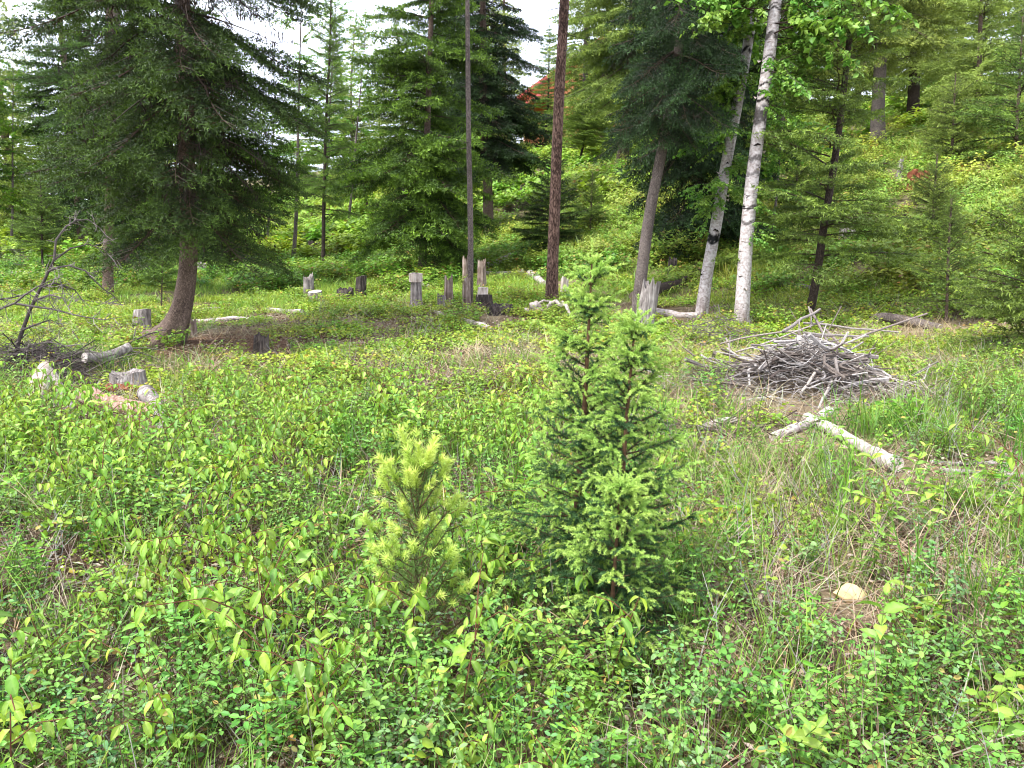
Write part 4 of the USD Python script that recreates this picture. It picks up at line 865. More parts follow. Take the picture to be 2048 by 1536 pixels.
def sticks_mesh(P, D, L, R, rng, c, mb=None, bend=.12, n=5, sides=5):
    mb = mb or MB()
    for i in range(len(P)):
        t = np.linspace(-.5, .5, n); cr = np.cross(D[i], rng.normal(size=3)) * bend * L[i]
        p = P[i] + D[i] * (t * L[i])[:, None] + cr * ((t * 2) ** 2)[:, None] + rng.normal(size=(n, 3)) * .012 * L[i]
        mb.tube(p, np.linspace(R[i], R[i] * .5, n), sides, c[i])
    return mb
def brush_pile():
    o = hit(1600, 768); rng = np.random.default_rng(9); T = Thing('brush_pile', 'brush pile of heaped grey sticks and bark in front of the birches', 'brush pile', o)
    def mound(u, v): return (.31 + .1 * np.sin(u * 5 + 1)) * np.exp(-(np.abs(u) / .7) ** 2.6 - (v / .55) ** 2)
    cols = [C(174, 166, 162), C(146, 136, 130), C(98, 86, 80), C(204, 196, 190), C(126, 114, 106)]
    for i in range(210):
        u, v = rng.normal() * .42 + .05, rng.normal() * .3
        out = math.atan2(v, u) if rng.random() < .5 else rng.random() * 6.28
        a = out + rng.normal() * .5 if i > 90 else rng.normal() * .35 + (0 if rng.random() < .5 else PI)
        d = unit(np.array([math.cos(a), math.sin(a) * .8, -.28 * rng.random() * (1 if i > 90 else .4)])); L = .3 + .55 * rng.random()
        z = mound(u, v) * (.35 + .75 * rng.random() if i > 60 else .9 + .2 * rng.random()) + .03
        r = .005 + .017 * rng.random() ** 3
        c = cols[rng.integers(0, 5)]; b = o + [u, v, z]
        T.part('stick', sticks_mesh([b], [d], [L], [r], rng, [c], bend=.16), M_twig)
    # the long poles one can follow with the eye
    for (x0, y0, h0, x1, y1, h1, r, c) in [(1588, 714, .38, 1640, 752, .2, .034, C(206, 196, 188)), (1612, 655, .52, 1690, 780, .05, .014, C(140, 128, 122)), (1640, 690, .4, 1770, 800, .02, .013, C(150, 138, 130)), (1655, 740, .22, 1600, 800, .02, .018, C(196, 184, 172)), (1662, 758, .12, 1636, 832, .03, .014, C(190, 178, 168)), (1690, 750, .1, 1822, 796, .0, .012, C(150, 138, 130)), (1430, 742, .02, 1580, 748, .12, .009, C(150, 138, 130)), (1560, 700, .4, 1630, 660, .55, .018, C(156, 146, 140)), (1700, 706, .3, 1842, 664, .5, .014, C(150, 136, 128)), (1600, 705, .4, 1730, 700, .3, .016, C(168, 158, 150)), (1560, 735, .2, 1550, 790, .02, .012, C(160, 150, 142)), (1610, 760, .12, 1810, 805, .0, .012, C(176, 164, 156)), (1450, 690, .15, 1475, 735, .02, .012, C(170, 160, 152)), (1640, 770, .05, 1760, 830, .0, .01, C(160, 150, 144)), (1608, 652, .55, 1614, 690, .4, .009, C(150, 140, 134)), (1440, 700, .1, 1600, 690, .34, .012, C(170, 158, 150)), (1470, 720, .12, 1640, 676, .42, .011, C(184, 172, 164)), (1600, 680, .42, 1790, 690, .3, .012, C(176, 164, 156)), (1660, 745, .2, 1850, 790, .02, .009, C(190, 178, 168))]:
        A, B = hit(x0, y0 + h0 * 130), hit(x1, y1 + h1 * 130); A = A + [0, 0, h0 + .05]; B = B + [0, 0, h1 + .05]
        m = (A + B) / 2 + rng.normal(size=3) * .02; T.part('pole', MB().tube(np.array([A, (A + m) / 2 + .006 * rng.normal(size=3), m, (B + m) / 2 + .006 * rng.normal(size=3), B]), np.linspace(r, r * .7, 5), 8, c), M_twig, True)
    n = 900; u, v = rng.normal(size=n) * .5, rng.normal(size=n) * .36; P = o + np.stack([u, v, mound(u, v) * rng.random(n) + .01], 1); a = rng.random(n) * 6.28
    D = unit(np.stack([np.cos(a), np.sin(a) * .8, .25 * rng.normal(size=n)], 1))
    T.part('twigs', sticks_mesh(P, D, .1 + .35 * rng.random(n), .0025 + .004 * rng.random(n), rng, [cols[k] * .8 for k in rng.integers(0, 5, n)], n=3, sides=3), M_twig, kind='stuff')
brush_pile()
KEEP.append((hit(1600, 812)[:2], hit(1740, 822)[:2], .22, .3))
def twig_heap(label, px, n, su, sv, hgt, seed, L=(.15, .5), col=C(110, 100, 96)):
    o = hit(*px); rng = np.random.default_rng(seed); u, v = rng.normal(size=n) * su, rng.normal(size=n) * sv
    x, y = o[0] + u, o[1] + v; P = np.stack([x, y, height(x, y) + .02 + hgt * rng.random(n) * np.exp(-(u / su) ** 2 * .5 - (v / sv) ** 2 * .5)], 1); a = rng.random(n) * 6.28
    D = unit(np.stack([np.cos(a), np.sin(a), .3 * rng.normal(size=n)], 1)); c = col * (.5 + .8 * rng.random((n, 1)))
    single('twig_heap', label, 'twigs', o, sticks_mesh(P, D, L[0] + (L[1] - L[0]) * rng.random(n), .0025 + .005 * rng.random(n) ** 2, rng, c, n=4, sides=3), M_twig, kind='stuff')
twig_heap('heap of thin dead twigs under the leaning dead sapling', (45, 752), 900, .5, .32, .32, 1, (.25, .9))
twig_heap('dead fan of twigs between the farther birch and the brush pile', (1440, 690), 160, .3, .3, .4, 2, (.2, .7), C(128, 118, 112))
twig_heap('dead twigs strewn right of the brush pile', (1780, 800), 160, .45, .25, .06, 3, (.2, .6), C(160, 148, 138))
twig_heap('dead branches strewn beside the short mossy birch log', (1450, 872), 110, .4, .16, .08, 4, (.2, .7), C(120, 106, 96))
twig_heap('grey dead brush on the slope left of the yellow-green conifer', (1190, 400), 420, 2.4, 2.6, 1.3, 5, (.5, 1.8), C(120, 104, 98))
twig_heap('dead brush on the slope left of the reddish pine', (1020, 425), 120, 2.0, 1.2, .6, 6, (.5, 1.8), C(110, 98, 90))
twig_heap('grey thin brush at the far left edge of the clearing', (10, 545), 200, .9, .6, .9, 7, (.3, 1.0), C(120, 112, 110))
twig_heap('dead twigs on the right slope near the red rotten stump', (1990, 500), 200, 1.6, 1.2, .5, 8, (.3, 1.0), C(110, 96, 86))
def root_ball():
    o = hit(1100, 318); rng = np.random.default_rng(8); n = 160; P = o + rng.normal(size=(n, 3)) * [.5, .3, .25] + [0, 0, .5]
    single('upturned_root', 'dark upturned root mass on the slope left of the reddish pine', 'roots', o, sticks_mesh(P, unit(rng.normal(size=(n, 3))), .5 + .7 * rng.random(n), .02 + .03 * rng.random(n), rng, C(80, 58, 46) * (.4 + .8 * rng.random((n, 1))), n=4, sides=4), M_twig)
    o = hit(826, 556); P = o + rng.normal(size=(n, 3)) * [.3, .15, .06] + [-.1, 0, .08]
    single('root_litter', 'red rotten wood heaped at the foot of the bright green layered spruce', 'roots', o, sticks_mesh(P, unit(rng.normal(size=(n, 3)) * [1, 1, .5]), .15 + .3 * rng.random(n), .01 + .02 * rng.random(n), rng, C(112, 52, 34) * (.4 + .8 * rng.random((n, 1))), n=3, sides=4), M_twig)
root_ball()
# the tan stone
def stone():
    o = hit(1700, 1198); rng = np.random.default_rng(12); m = trimesh.PointCloud(unit(rng.normal(size=(22, 3)))).convex_hull
    m = m.subdivide().subdivide(); v = np.array(m.vertices) * [.08, .052, .054]
    v = v * (1 + .12 * (meshkit.noise(v * 40, 3)[:, None] - .5)); v[:, 2] += -.3 * v[:, 0] + .02
    KEEP.append((o[:2] + [0, .05], o[:2] * (1 - .34 / o[1]), .1, .08))
    single('stone', 'tan stone half hidden in the grass at the right', 'stone', o, MB().add(v + o, m.faces, (1, 1, 1)), M_stone, 35)
stone()

# ------------------------------------------------------------------ the young spruces and the pine in front
BROWN_ST = C(112, 84, 62)
OLD0, OLD1, NEW0, NEW1 = C(46, 74, 46), C(80, 112, 66), C(126, 166, 66), C(184, 212, 108)
def shoot(mb, p, d, l, rng, old=False, curl=.35, fat=1.0):
    """One needle-covered shoot; new shoots are pale, thick and bend downwards."""
    n = 5; t = np.linspace(0, 1, n); q = p + d * (t * l)[:, None] + np.array([0, 0, -1.]) * (curl * l * t ** 2)[:, None]
    if old: needles(mb, q[:-1], q[1:], rng, .00085, .0125 * fat, .0028, OLD0, OLD1, t[:-1], t[1:], spread=.8, forward=.55)
    else: needles(mb, q[:-1], q[1:], rng, .00062, .0098 * fat, .0029, NEW0, NEW1, t[:-1] * .5 + .3, t[1:] * .7 + .3, spread=.85, forward=.6)
    return q
def young_spruce(label, base_px, Y, pts, r, zmin, seed, n_whorl, up=(.75, .12)):
    P = np.array([at(x, y, Y) for x, y in pts]); P[0][2] = float(height(P[0][0], P[0][1])) - .02; o = P[0]; rng = np.random.default_rng(seed)
    T = Thing('young_spruce', label, 'young tree', o)
    H = P[-1][2] - o[2]; s = np.linspace(0, 1, 40)
    zz = P[:, 2]; stem_at = lambda z: np.array([np.interp(z, zz, P[:, k]) for k in range(3)])
    st = np.array([stem_at(o[2] + H * k) for k in s]); T.part('stem', MB().tube(st, np.linspace(.012 * H + .003, .003, 40), 8, np.linspace(0, 1, 40)[:, None] * (BROWN_ST * 1.3 - BROWN_ST * .75) + BROWN_ST * .75), M_twig, True)
    zs, m = [], []
    for k in range(n_whorl):
        u = zmin + (1 - zmin) * ((k + .3) / n_whorl) ** .92
        if u > .965: continue
        zs += [u + .006 * rng.normal() for _ in range(6)] + [u + rng.random() * .8 / n_whorl for _ in range(5)]; m += [1] * 6 + [0] * 5
    rot = rng.random() * 6
    for i, (u, big) in enumerate(zip(zs, m)):
        if u > .96: continue
        az = rot + i * 2.39996 + rng.normal() * .3; prof = r * 1.18 * (1 - u) ** .95 * (1. if u > .12 else .85) + .03
        L = prof * ((.8 + .35 * rng.random()) if big else (.4 + .4 * rng.random())); L = max(L, .05)
        el = up[1] + (up[0] - up[1]) * u ** 1.3 + .1 * rng.normal()
        d0 = np.array([math.cos(az) * math.cos(el), math.sin(az) * math.cos(el), math.sin(el)]); b = stem_at(o[2] + H * u)
        t = np.linspace(0, 1, 6); ax = b + d0 * (t * L)[:, None] + np.array([0, 0, 1.]) * (L * (.16 * t ** 2 - .14 * t))[:, None]
        pt = lambda k: np.array([np.interp(k, t, ax[:, c]) for c in range(3)])
        old, new, wood_ = MB(), MB(), MB()
        wood_.tube(ax, np.linspace(.0022 + .006 * L, .0016, 6), 4, BROWN_ST * .8, cap=False)
        needles(old, ax[:-1], ax[1:], rng, .0008, .0135, .0028, OLD0, OLD1, t[:-1] * .6, t[1:] * .7, spread=.8, forward=.6)
        lat = unit(np.cross(d0, [0, 0, 1.]))
        for j, k in enumerate(np.arange(.28, .97, max(.034 / L, .09))):
            for sg in (-1, 1):
                l = L * .42 * (1.12 - k) * (.7 + .6 * rng.random()) + .02
                d = unit(d0 * .8 + lat * sg * .75 + np.array([0, 0, .08 + .2 * rng.normal()])); p0 = pt(k + .02 * rng.normal())
                oldl = max(0., l - .035 - .03 * rng.random())
                if oldl > .02:
                    q = shoot(old, p0, d, oldl, rng, True, .12); e = q[-1]
                    for sg2 in (-1, 1):
                        if oldl > .05: shoot(new if rng.random() < .05 + .4 * u else old, q[2], unit(d + lat * sg2 * .7 * -sg + rng.normal(size=3) * .2), .02 + .03 * rng.random(), rng, rng.random() < .4, .3)
                else: e = p0
                if rng.random() < .2 + .5 * u: shoot(new, e, unit(d + [0, 0, .15]), .04 + .035 * rng.random() * (.7 + .6 * u), rng, False, .6)
                else: shoot(old, e, d, .045 + .025 * rng.random(), rng, True, .3)
        e = ax[-1]; d = unit(ax[-1] - ax[-2]); ln = (.04 + .05 * u) * (.8 + .4 * rng.random())
        shoot(new, e, d, ln * 1.15, rng, False, .25)
        for sg in (-1, 1): shoot(new, pt(.97), unit(d * .7 + lat * sg * .8), ln * .85, rng, False, .4)
        if u > .5: shoot(new, pt(.95), unit(d * .6 + [0, 0, .8]), ln * .7, rng, False, .3)
        bp = T.part('branch', wood_, M_twig)
        if old.v: T.part('old_needles', old, M_needle, under=bp, kind=None)
        T.part('new_shoots', new, M_shoot, under=bp, kind='stuff')
    top = MB()
    for k in range(26):      # young shoots up the leader and the crowning cluster
        u = .80 + .19 * (k / 26); a = k * 2.4; b = stem_at(o[2] + H * u); d = unit([math.cos(a), math.sin(a), .35 + .5 * rng.random()])
        shoot(top, b, d, .03 + .02 * rng.random(), rng, False, .6, 1.)
    b = P[-1]
    for k in range(7):
        a = k * 2 * PI / 7 + .2; shoot(top, b - [0, 0, .012], unit([math.cos(a), math.sin(a), .9 + .4 * rng.random()]), .055 + .02 * rng.random(), rng, False, .18, 1.05)
    shoot(top, b, np.array([0, 0, 1.]), .085, rng, False, 0, 1.05)
    T.part('leader_shoots', top, M_shoot)
young_spruce('tallest young spruce in the foreground, left of a pair, with pale new shoots', None, 3.05, [(1152, 1262), (1155, 1000), (1170, 800), (1184, 522)], .36, .06, 1, 10)
young_spruce('young spruce with pale shoots, right of the tallest one and touching it', None, 2.9, [(1225, 1280), (1238, 1050), (1252, 850), (1266, 690), (1275, 634)], .35, .05, 2, 10)
young_spruce('short young spruce with upright pale shoots, in front of the pair', None, 2.62, [(1218, 1318), (1226, 1180), (1236, 1040), (1240, 965)], .25, .04, 3, 7)

def pine_sapling():
    Y = 2.72; P = np.array([at(x, y, Y) for x, y in ((838, 1300), (832, 1120), (836, 1010), (838, 915))]); P[0][2] = float(height(P[0][0], P[0][1])) - .02; o = P[0]; rng = np.random.default_rng(4)
    T = Thing('pine_sapling', 'small pine sapling with bright yellow-green needle tufts left of the young spruces', 'young tree', o); H = P[-1][2] - o[2]
    stem_at = lambda u: np.array([np.interp(o[2] + u * H, P[:, 2], P[:, k]) for k in range(3)])
    T.part('stem', MB().tube(np.array([stem_at(k) for k in np.linspace(0, 1, 14)]), np.linspace(.011, .003, 14), 7, C(100, 80, 62)), M_twig, True)
    O0, O1, N0, N1 = C(92, 118, 62), C(128, 152, 82), C(166, 192, 74), C(208, 224, 116)
    for i in range(44):
        u = .06 + .88 * (i / 44) ** .95 + .01 * rng.normal(); az = i * 2.39996 + .3 * rng.normal()
        L = (.205 * (1 - u) ** .7 + .04) * (.55 + .7 * rng.random()); el = .35 + .65 * u + .12 * rng.normal()
        d = np.array([math.cos(az) * math.cos(el), math.sin(az) * math.cos(el), math.sin(el)]); b = stem_at(u); t = np.linspace(0, 1, 5)
        ax = b + d * (t * L)[:, None] + np.array([0, 0, .3]) * (L * t ** 2)[:, None]
        w, old, new = MB(), MB(), MB(); w.tube(ax, np.linspace(.0036, .0018, 5), 4, C(112, 88, 62), cap=False)
        needles(old, ax[:-1], ax[1:], rng, .0017, .038, .0022, O0, O1, spread=.85, forward=.5)
        e = ax[-1]; dd = unit(ax[-1] - ax[-2]); l = .042 + .04 * u
        needles(new, np.array([e - dd * .012]), np.array([e + dd * l]), rng, .00042, .034, .0026, N0, N1, np.array([0.]), np.array([1.]), spread=.75, forward=.75)
        lat = unit(np.cross(dd, [0, 0, 1.]))
        for sg in (-1, 1):
            if rng.random() < .6:
                k = ax[3]; d2 = unit(dd * .7 + lat * sg * .8); l2 = .05 + .05 * rng.random()
                w.tube([k, k + d2 * l2], [.0025, .0015], 3, C(110, 76, 54)); needles(old, np.array([k]), np.array([k + d2 * l2]), rng, .0016, .03, .0021, O0, O1, spread=.8, forward=.55)
                needles(new, np.array([k + d2 * l2]), np.array([k + d2 * (l2 + .03)]), rng, .00045, .026, .0026, N0, N1, np.array([0.]), np.array([1.]), spread=.85, forward=.7)
        bp = T.part('branch', w, M_twig); T.part('old_needles', old, M_needle, under=bp); T.part('new_tuft', new, M_shoot, under=bp, kind='stuff')
    top = MB(); e = stem_at(.93)
    needles(top, np.array([e]), np.array([P[-1] + [0, 0, .05]]), rng, .0004, .032, .0026, N0, N1, np.array([0.]), np.array([1.]), spread=.7, forward=.8)
    for k in range(5):
        a = k * 1.256; d = unit([math.cos(a), math.sin(a), 1.3]); needles(top, np.array([e]), np.array([e + d * .07]), rng, .0005, .028, .0026, N0, N1, np.array([0.]), np.array([1.]), spread=.7, forward=.8)
    T.part('leader_tuft', top, M_shoot)
pine_sapling()

# ------------------------------------------------------------------ herbs in the foreground thicket
def herb(seed, droop):
    """Leaves and stems of one herb, as (stem mesh, list of leaf meshes)."""
    rng = np.random.default_rng(seed); H = (.34 + .2 * rng.random()) if droop else (.3 + .18 * rng.random())
    stemc = C(116, 76, 54) if droop else C(120, 146, 70)
    lean = rng.normal(size=2) * .12; t = np.linspace(0, 1, 7)
    axis = np.stack([lean[0] * t ** 1.5 * H * 2, lean[1] * t ** 1.5 * H * 2, H * t], 1)
    stem = MB().tube(axis, np.linspace(.0027, .0014, 7), 5, stemc); leaves = []
    tv, tf = leaf_template('big')
    c_a, c_b = (C(88, 138, 38), C(172, 208, 72)) if droop else (C(102, 152, 48), C(172, 210, 80))
    def leaf(p, d, l, w=1.):
        c = c_a + (c_b - c_a) * rng.random() * w; v = tv * [1, .8 + .3 * rng.random(), 1] * [1, 1, 1 + .8 * rng.random()]
        M = leaf_frames(np.array([d]), [l], rng, .3)[0]
        cc = np.repeat(c[None], len(v), 0); cc[[0, 2, 5, 8]] = c * .75 + C(206, 220, 150) * .25
        leaves.append((v @ M.T + p, tf, cc))
    def pt(s, ax): return np.array([np.interp(s, np.linspace(0, 1, len(ax)), ax[:, k]) for k in range(3)])
    if droop:
        arms = [axis]
        for k in range(rng.integers(2, 4)):
            s = .5 + .35 * rng.random(); b = pt(s, axis); a = rng.random() * 6.28; l = H * (.3 + .25 * rng.random())
            e = np.stack([b, b + [math.cos(a) * l * .5, math.sin(a) * l * .5, l * .4], b + [math.cos(a) * l, math.sin(a) * l, l * .5]])
            stem.tube(e, [.0022, .0018, .0013], 4, stemc); arms.append(e)
        for ax in arms:
            first = .45 if ax is axis else .3
            for s in np.linspace(first, 1.0, 5 if ax is axis else 3):
                p = pt(s, ax); a = rng.random() * 6.28
                for sg in (0, PI):
                    aa = a + sg + .3 * rng.normal(); leaf(p, [math.cos(aa), math.sin(aa), -.55 - .7 * rng.random()], (.04 + .027 * rng.random()) * (.75 if s > .95 else 1))
    else:
        a = rng.random() * 6.28
        for k, s in enumerate(np.linspace(.3, 1.0, 7)):
            p = pt(s, axis); a += PI / 2 + .2 * rng.normal()
            for sg in (0, PI):
                aa = a + sg; leaf(p, [math.cos(aa), math.sin(aa), .15 + .7 * s * rng.random() + (.6 if s > .95 else 0)], (.05 + .03 * rng.random()) * (.7 if s > .95 else 1), 1.)
    return stem, leaves

CLASSES = {}
def herb_class(droop, k, parted):
    key = (droop, k, parted)
    if key not in CLASSES:
        path = f'/World/{"drooping" if droop else "upright"}_herb_{"whole" if parted else "plain"}_class_{k}'
        stage.CreateClassPrim(path)
        st, lv = herb(900 + k + (0 if droop else 50), droop)
        write_mesh(path + '/stem', st, M_twig)
        if parted:
            for i, (v, f, c) in enumerate(lv): write_mesh(path + '/leaf' + (f'_{i:03d}' if i else ''), (v, f, c), M_leaf)
        else:
            mb = MB()
            for v, f, c in lv: mb.add(v, f, c)
            write_mesh(path + '/leaves', mb, M_leaf)
        CLASSES[key] = path
    return CLASSES[key]

def thin(x, y):
    """1 where plants stand at full density, less on logs, under the big spruce and on the brush pile."""
    k = np.ones_like(x)
    for A, B, w, *least in KEEP:
        d = B - A; t = np.clip(((x - A[0]) * d[0] + (y - A[1]) * d[1]) / (d @ d), 0, 1); q = np.hypot(x - A[0] - t * d[0], y + .12 - A[1] - t * d[1])
        lo = least[0] if least else .12; k = k * (lo + (1 - lo) * smooth(w * .8, w + .16 * (y < 9) + .02, q))
    b = hit(1600, 768); k = k * (.1 + .9 * smooth(.8, 1.15, np.hypot((x - b[0]) / 1.0, (y - b[1] + .15) / .75)))
    t1 = hit(350, 690); k = k * (.62 + .38 * smooth(.55, 1.15, np.hypot((x - t1[0] - .5) / 1.7, (y - t1[1] + .1) / 1.15) + .5 * (meshkit.fbm(np.stack([x * 1.2, y * 1.2, 0 * x], -1), 3, 4) - .5)))
    for px, w in ((150, 780), .55), ((258, 780), .35):
        q = hit(*px); k = k * (.3 + .7 * smooth(w * .5, w, np.hypot(x - q[0], y - q[1] + .1)))
    return k

def sample(density, y0, y1, seed, peak, margin=.5):
    """Random points of the ground in view with the given density per square metre."""
    rng = np.random.default_rng(seed); n = int(peak * (y1 - y0) * (.70 * y1 + margin) * 2)
    y = y0 + (y1 - y0) * rng.random(n); x = (rng.random(n) * 2 - 1) * (.70 * y1 + margin)
    ok = (np.abs(x) < .70 * y + margin); x, y = x[ok], y[ok]
    ok = rng.random(len(x)) * peak < density(x, y) * thin(x, y); x, y = x[ok], y[ok]
    return np.stack([x, y, height(x, y)], 1)
def patch(x, y, s, seed, a=.35, b=.6): return smooth(a, b, meshkit.fbm(np.stack([x * s, y * s, 0 * x], -1), 3, seed))
def lush(x, y): return smooth(.55, -.15, x - .06 * (y - 2) + .5 * (meshkit.fbm(np.stack([x * .8, y * .8, 0 * x], -1), 2, 31) - .5)) * smooth(7.2, 5.4, y)

def place_herbs(droop, pts, n_parted, name, label, group, seed, smax=1.15):
    rng = np.random.default_rng(seed); order = np.argsort(np.hypot(pts[:, 0], pts[:, 1]))
    for i, k in enumerate(order[:300]):
        path = numbered('/World', name); x = UsdGeom.Xform.Define(stage, path)
        x.AddTranslateOp().Set(Gf.Vec3d(*map(float, pts[k]))); x.AddRotateZOp().Set(float(rng.random() * 360)); x.AddScaleOp().Set(Gf.Vec3f(*[float(.75 + (smax - .75) * rng.random())] * 3))
        x.GetPrim().GetReferences().AddInternalReference(herb_class(droop, int(rng.integers(0, 6)), i < n_parted)); x.GetPrim().SetInstanceable(True)
        data(x.GetPrim(), label=label, cat='herb', group=group)
pts = sample(lambda x, y: 22 * lush(x, y) * (.1 + patch(x, y, 1.4, 41, .35, .55)) + 3.0 * smooth(.2, .5, x) * patch(x, y, 1.0, 42, .5, .62) * smooth(6, 5, y), 1.75, 6.6, 43, 34)
place_herbs(True, pts, 70, 'drooping_herb', 'leafy herb with drooping oval leaves on a reddish stem in the foreground thicket', 'drooping-leaved herbs in the foreground', 44)
pts = sample(lambda x, y: 18 * lush(x, y) * patch(x, y, 1.6, 45, .38, .58) + 4.5 * smooth(.2, .6, x) * patch(x, y, 1.2, 46, .45, .6) * smooth(6, 5, y), 1.9, 6.6, 47, 24)
place_herbs(False, pts, 50, 'upright_herb', 'leafy herb with paired upright leaves on a green stem in the foreground thicket', 'upright paired-leaved herbs in the foreground', 48)

# ------------------------------------------------------------------ ground cover that nobody could count
def shrublet(seed, H=.3, n_st=4, c0=C(92, 132, 70), c1=C(152, 186, 104), size=.021, spread=.5, stem=C(104, 78, 60), per=.02, side=3, leaf='small', wid=1.):
    rng = np.random.default_rng(seed); mb = MB(); P, D, Z = [], [], []
    for i in range(n_st):
        a = rng.random() * 6.28; h = H * (.6 + .5 * rng.random()); o = rng.normal(size=2) * .03
        t = np.linspace(0, 1, 5); r = spread * h * (.3 + .7 * rng.random())
        ax = np.stack([o[0] + math.cos(a) * r * t ** 1.3, o[1] + math.sin(a) * r * t ** 1.3, h * t * (1 - .12 * t)], 1)
        mb.tube(ax, np.linspace(.0022, .0011, 5), 3, stem, cap=False); tw = [ax[1:]]
        for j in range(side):
            s = .4 + .5 * rng.random(); b = np.array([np.interp(s, t, ax[:, k]) for k in range(3)]); aa = rng.random() * 6.28; l = h * (.2 + .25 * rng.random())
            e = np.stack([b, b + [math.cos(aa) * l * .7, math.sin(aa) * l * .7, l * .45]]); mb.tube(e, [.0014, .0008], 3, stem, cap=False); tw.append(e)
        for e in tw:
            L = np.linalg.norm(np.diff(e, axis=0), axis=1).sum(); m = max(2, int(L / per)); u = np.linspace(.1, 1, m)
            q = np.stack([np.interp(u * (len(e) - 1), np.arange(len(e)), e[:, k]) for k in range(3)], 1); a0 = rng.random() * 6.28
            for sg in (0, PI):
                az = a0 + np.arange(m) * 1.57 + sg + .3 * rng.normal(size=m); P.append(q); D.append(np.stack([np.cos(az), np.sin(az), .25 * rng.normal(size=m)], 1)); Z.append(u)
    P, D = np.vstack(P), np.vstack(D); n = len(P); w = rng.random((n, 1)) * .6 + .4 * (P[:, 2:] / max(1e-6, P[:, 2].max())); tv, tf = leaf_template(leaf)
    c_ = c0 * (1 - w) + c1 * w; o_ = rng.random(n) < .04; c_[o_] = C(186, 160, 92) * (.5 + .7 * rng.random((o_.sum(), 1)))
    mb.many(tv * [1, (1.15 if leaf == 'small' else .95) * wid, 1], tf, c_, leaf_frames(D, size * (.45 + .95 * rng.random(n)), rng, .45), P)
    return mb
def low_plant(seed, c0, c1, H=.09, R=.11, n=26, size=.026, odd=C(198, 170, 84), odd_n=.035):
    rng = np.random.default_rng(seed); mb = MB(); a = rng.random(n) * 6.28; r = R * np.sqrt(rng.random(n)); z = H * (.35 + .65 * rng.random(n)) * (1 - .4 * r / R)
    P = np.stack([np.cos(a) * r, np.sin(a) * r, z], 1); az = a + rng.normal(size=n) * .9; D = np.stack([np.cos(az), np.sin(az), .15 * rng.normal(size=n)], 1)
    w = rng.random((n, 1)); c = c0 * (1 - w) + c1 * w; o = rng.random(n) < odd_n; c[o] = odd * (.6 + .5 * rng.random((o.sum(), 1)))
    tv, tf = leaf_template('small'); mb.many(tv * [1, 1.25, 1], tf, c, leaf_frames(D, size * (.6 + .8 * rng.random(n)), rng, .45), P)
    for i in range(0, n, 3): mb.tube([[P[i, 0] * .3, P[i, 1] * .3, 0], P[i]], [.0016, .001], 3, C(110, 84, 60), cap=False)
    return mb
def grass(seed, n, h, w, c0, c1, spread=.06, lean=.35, bend=.5):
    rng = np.random.default_rng(seed); mb = MB(); t = np.array([0, .35, .7, 1.])
    for i in range(n):
        a = rng.random() * 6.28; l = h * (.45 + .65 * rng.random()); o = rng.normal(size=2) * spread; le = lean * (.3 + rng.random()); be = bend * rng.random()
        x = l * (le * t + be * t ** 2.2); z = l * (t - .35 * be * t ** 2.4) * (1 - .25 * le); s = w * (.7 + .6 * rng.random()) * np.array([.8, 1, .7, 0])
        tw = a + 1.57 + .6 * rng.normal(); p = np.stack([o[0] + math.cos(a) * x, o[1] + math.sin(a) * x, z], 1); d = np.array([math.cos(tw), math.sin(tw), 0.])
        v = np.vstack([p[:3] - d * s[:3, None] / 2, p[:3] + d * s[:3, None] / 2, p[3:]])
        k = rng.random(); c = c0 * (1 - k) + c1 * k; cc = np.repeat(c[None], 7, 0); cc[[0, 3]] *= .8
        mb.add(v, [[0, 3, 4], [0, 4, 1], [1, 4, 5], [1, 5, 2], [2, 5, 6]], cc)
    return mb
def dead_stems(seed, n=6, h=.28, c=C(110, 86, 70)):
    rng = np.random.default_rng(seed); mb = MB()
    for i in range(n):
        a = rng.random() * 6.28; l = h * (.4 + .8 * rng.random()); flat = rng.random() < .5; o = np.array([*rng.normal(size=2) * .06, .015]); d = unit([math.cos(a), math.sin(a), .12 if flat else 1.2 + rng.random()])
        k = c * (.5 + .9 * rng.random()) if rng.random() < .58 else C(196, 186, 174) * (.7 + .3 * rng.random()); q = o + d * l * .5 + rng.normal(size=3) * .02
        mb.tube([o, q, o + d * l + rng.normal(size=3) * .03], [.0024, .0018, .0009], 3, k, cap=False)
        mb.tube([q, q + unit(d + rng.normal(size=3) * .6) * l * .3], [.0014, .0007], 3, k, cap=False)
    return mb
def litter(seed, n=28, R=.22):
    """Fallen leaves, needles and bark crumbs lying flat."""
    rng = np.random.default_rng(seed); mb = MB(); P = np.stack([*(rng.normal(size=(2, n)) * R * .6), .004 + .02 * rng.random(n)], 1); az = rng.random(n) * 6.28
    D = np.stack([np.cos(az), np.sin(az), .2 * rng.normal(size=n)], 1); tv, tf = leaf_template('small'); cols = np.array([C(150, 122, 92), C(96, 70, 52), C(190, 172, 146), C(120, 84, 58), C(204, 190, 170)])
    mb.many(tv * [1, .8, 1], tf, cols[rng.integers(0, 5, n)], leaf_frames(D, .02 + .03 * rng.random(n), rng, .3), P)
    return mb
def ground_quat(pts):
    """Turns the vertical to the slope of the ground at each point."""
    e = .25; gx = (height(pts[:, 0] + e, pts[:, 1]) - height(pts[:, 0] - e, pts[:, 1])) / (2 * e); gy = (height(pts[:, 0], pts[:, 1] + e) - height(pts[:, 0], pts[:, 1] - e)) / (2 * e)
    n = unit(np.stack([-gx, -gy, 1 + 0 * gx], 1)); q = np.stack([1 + n[:, 2], -n[:, 1], n[:, 0], 0 * gx], 1)
    return q / np.linalg.norm(q, axis=1, keepdims=True)
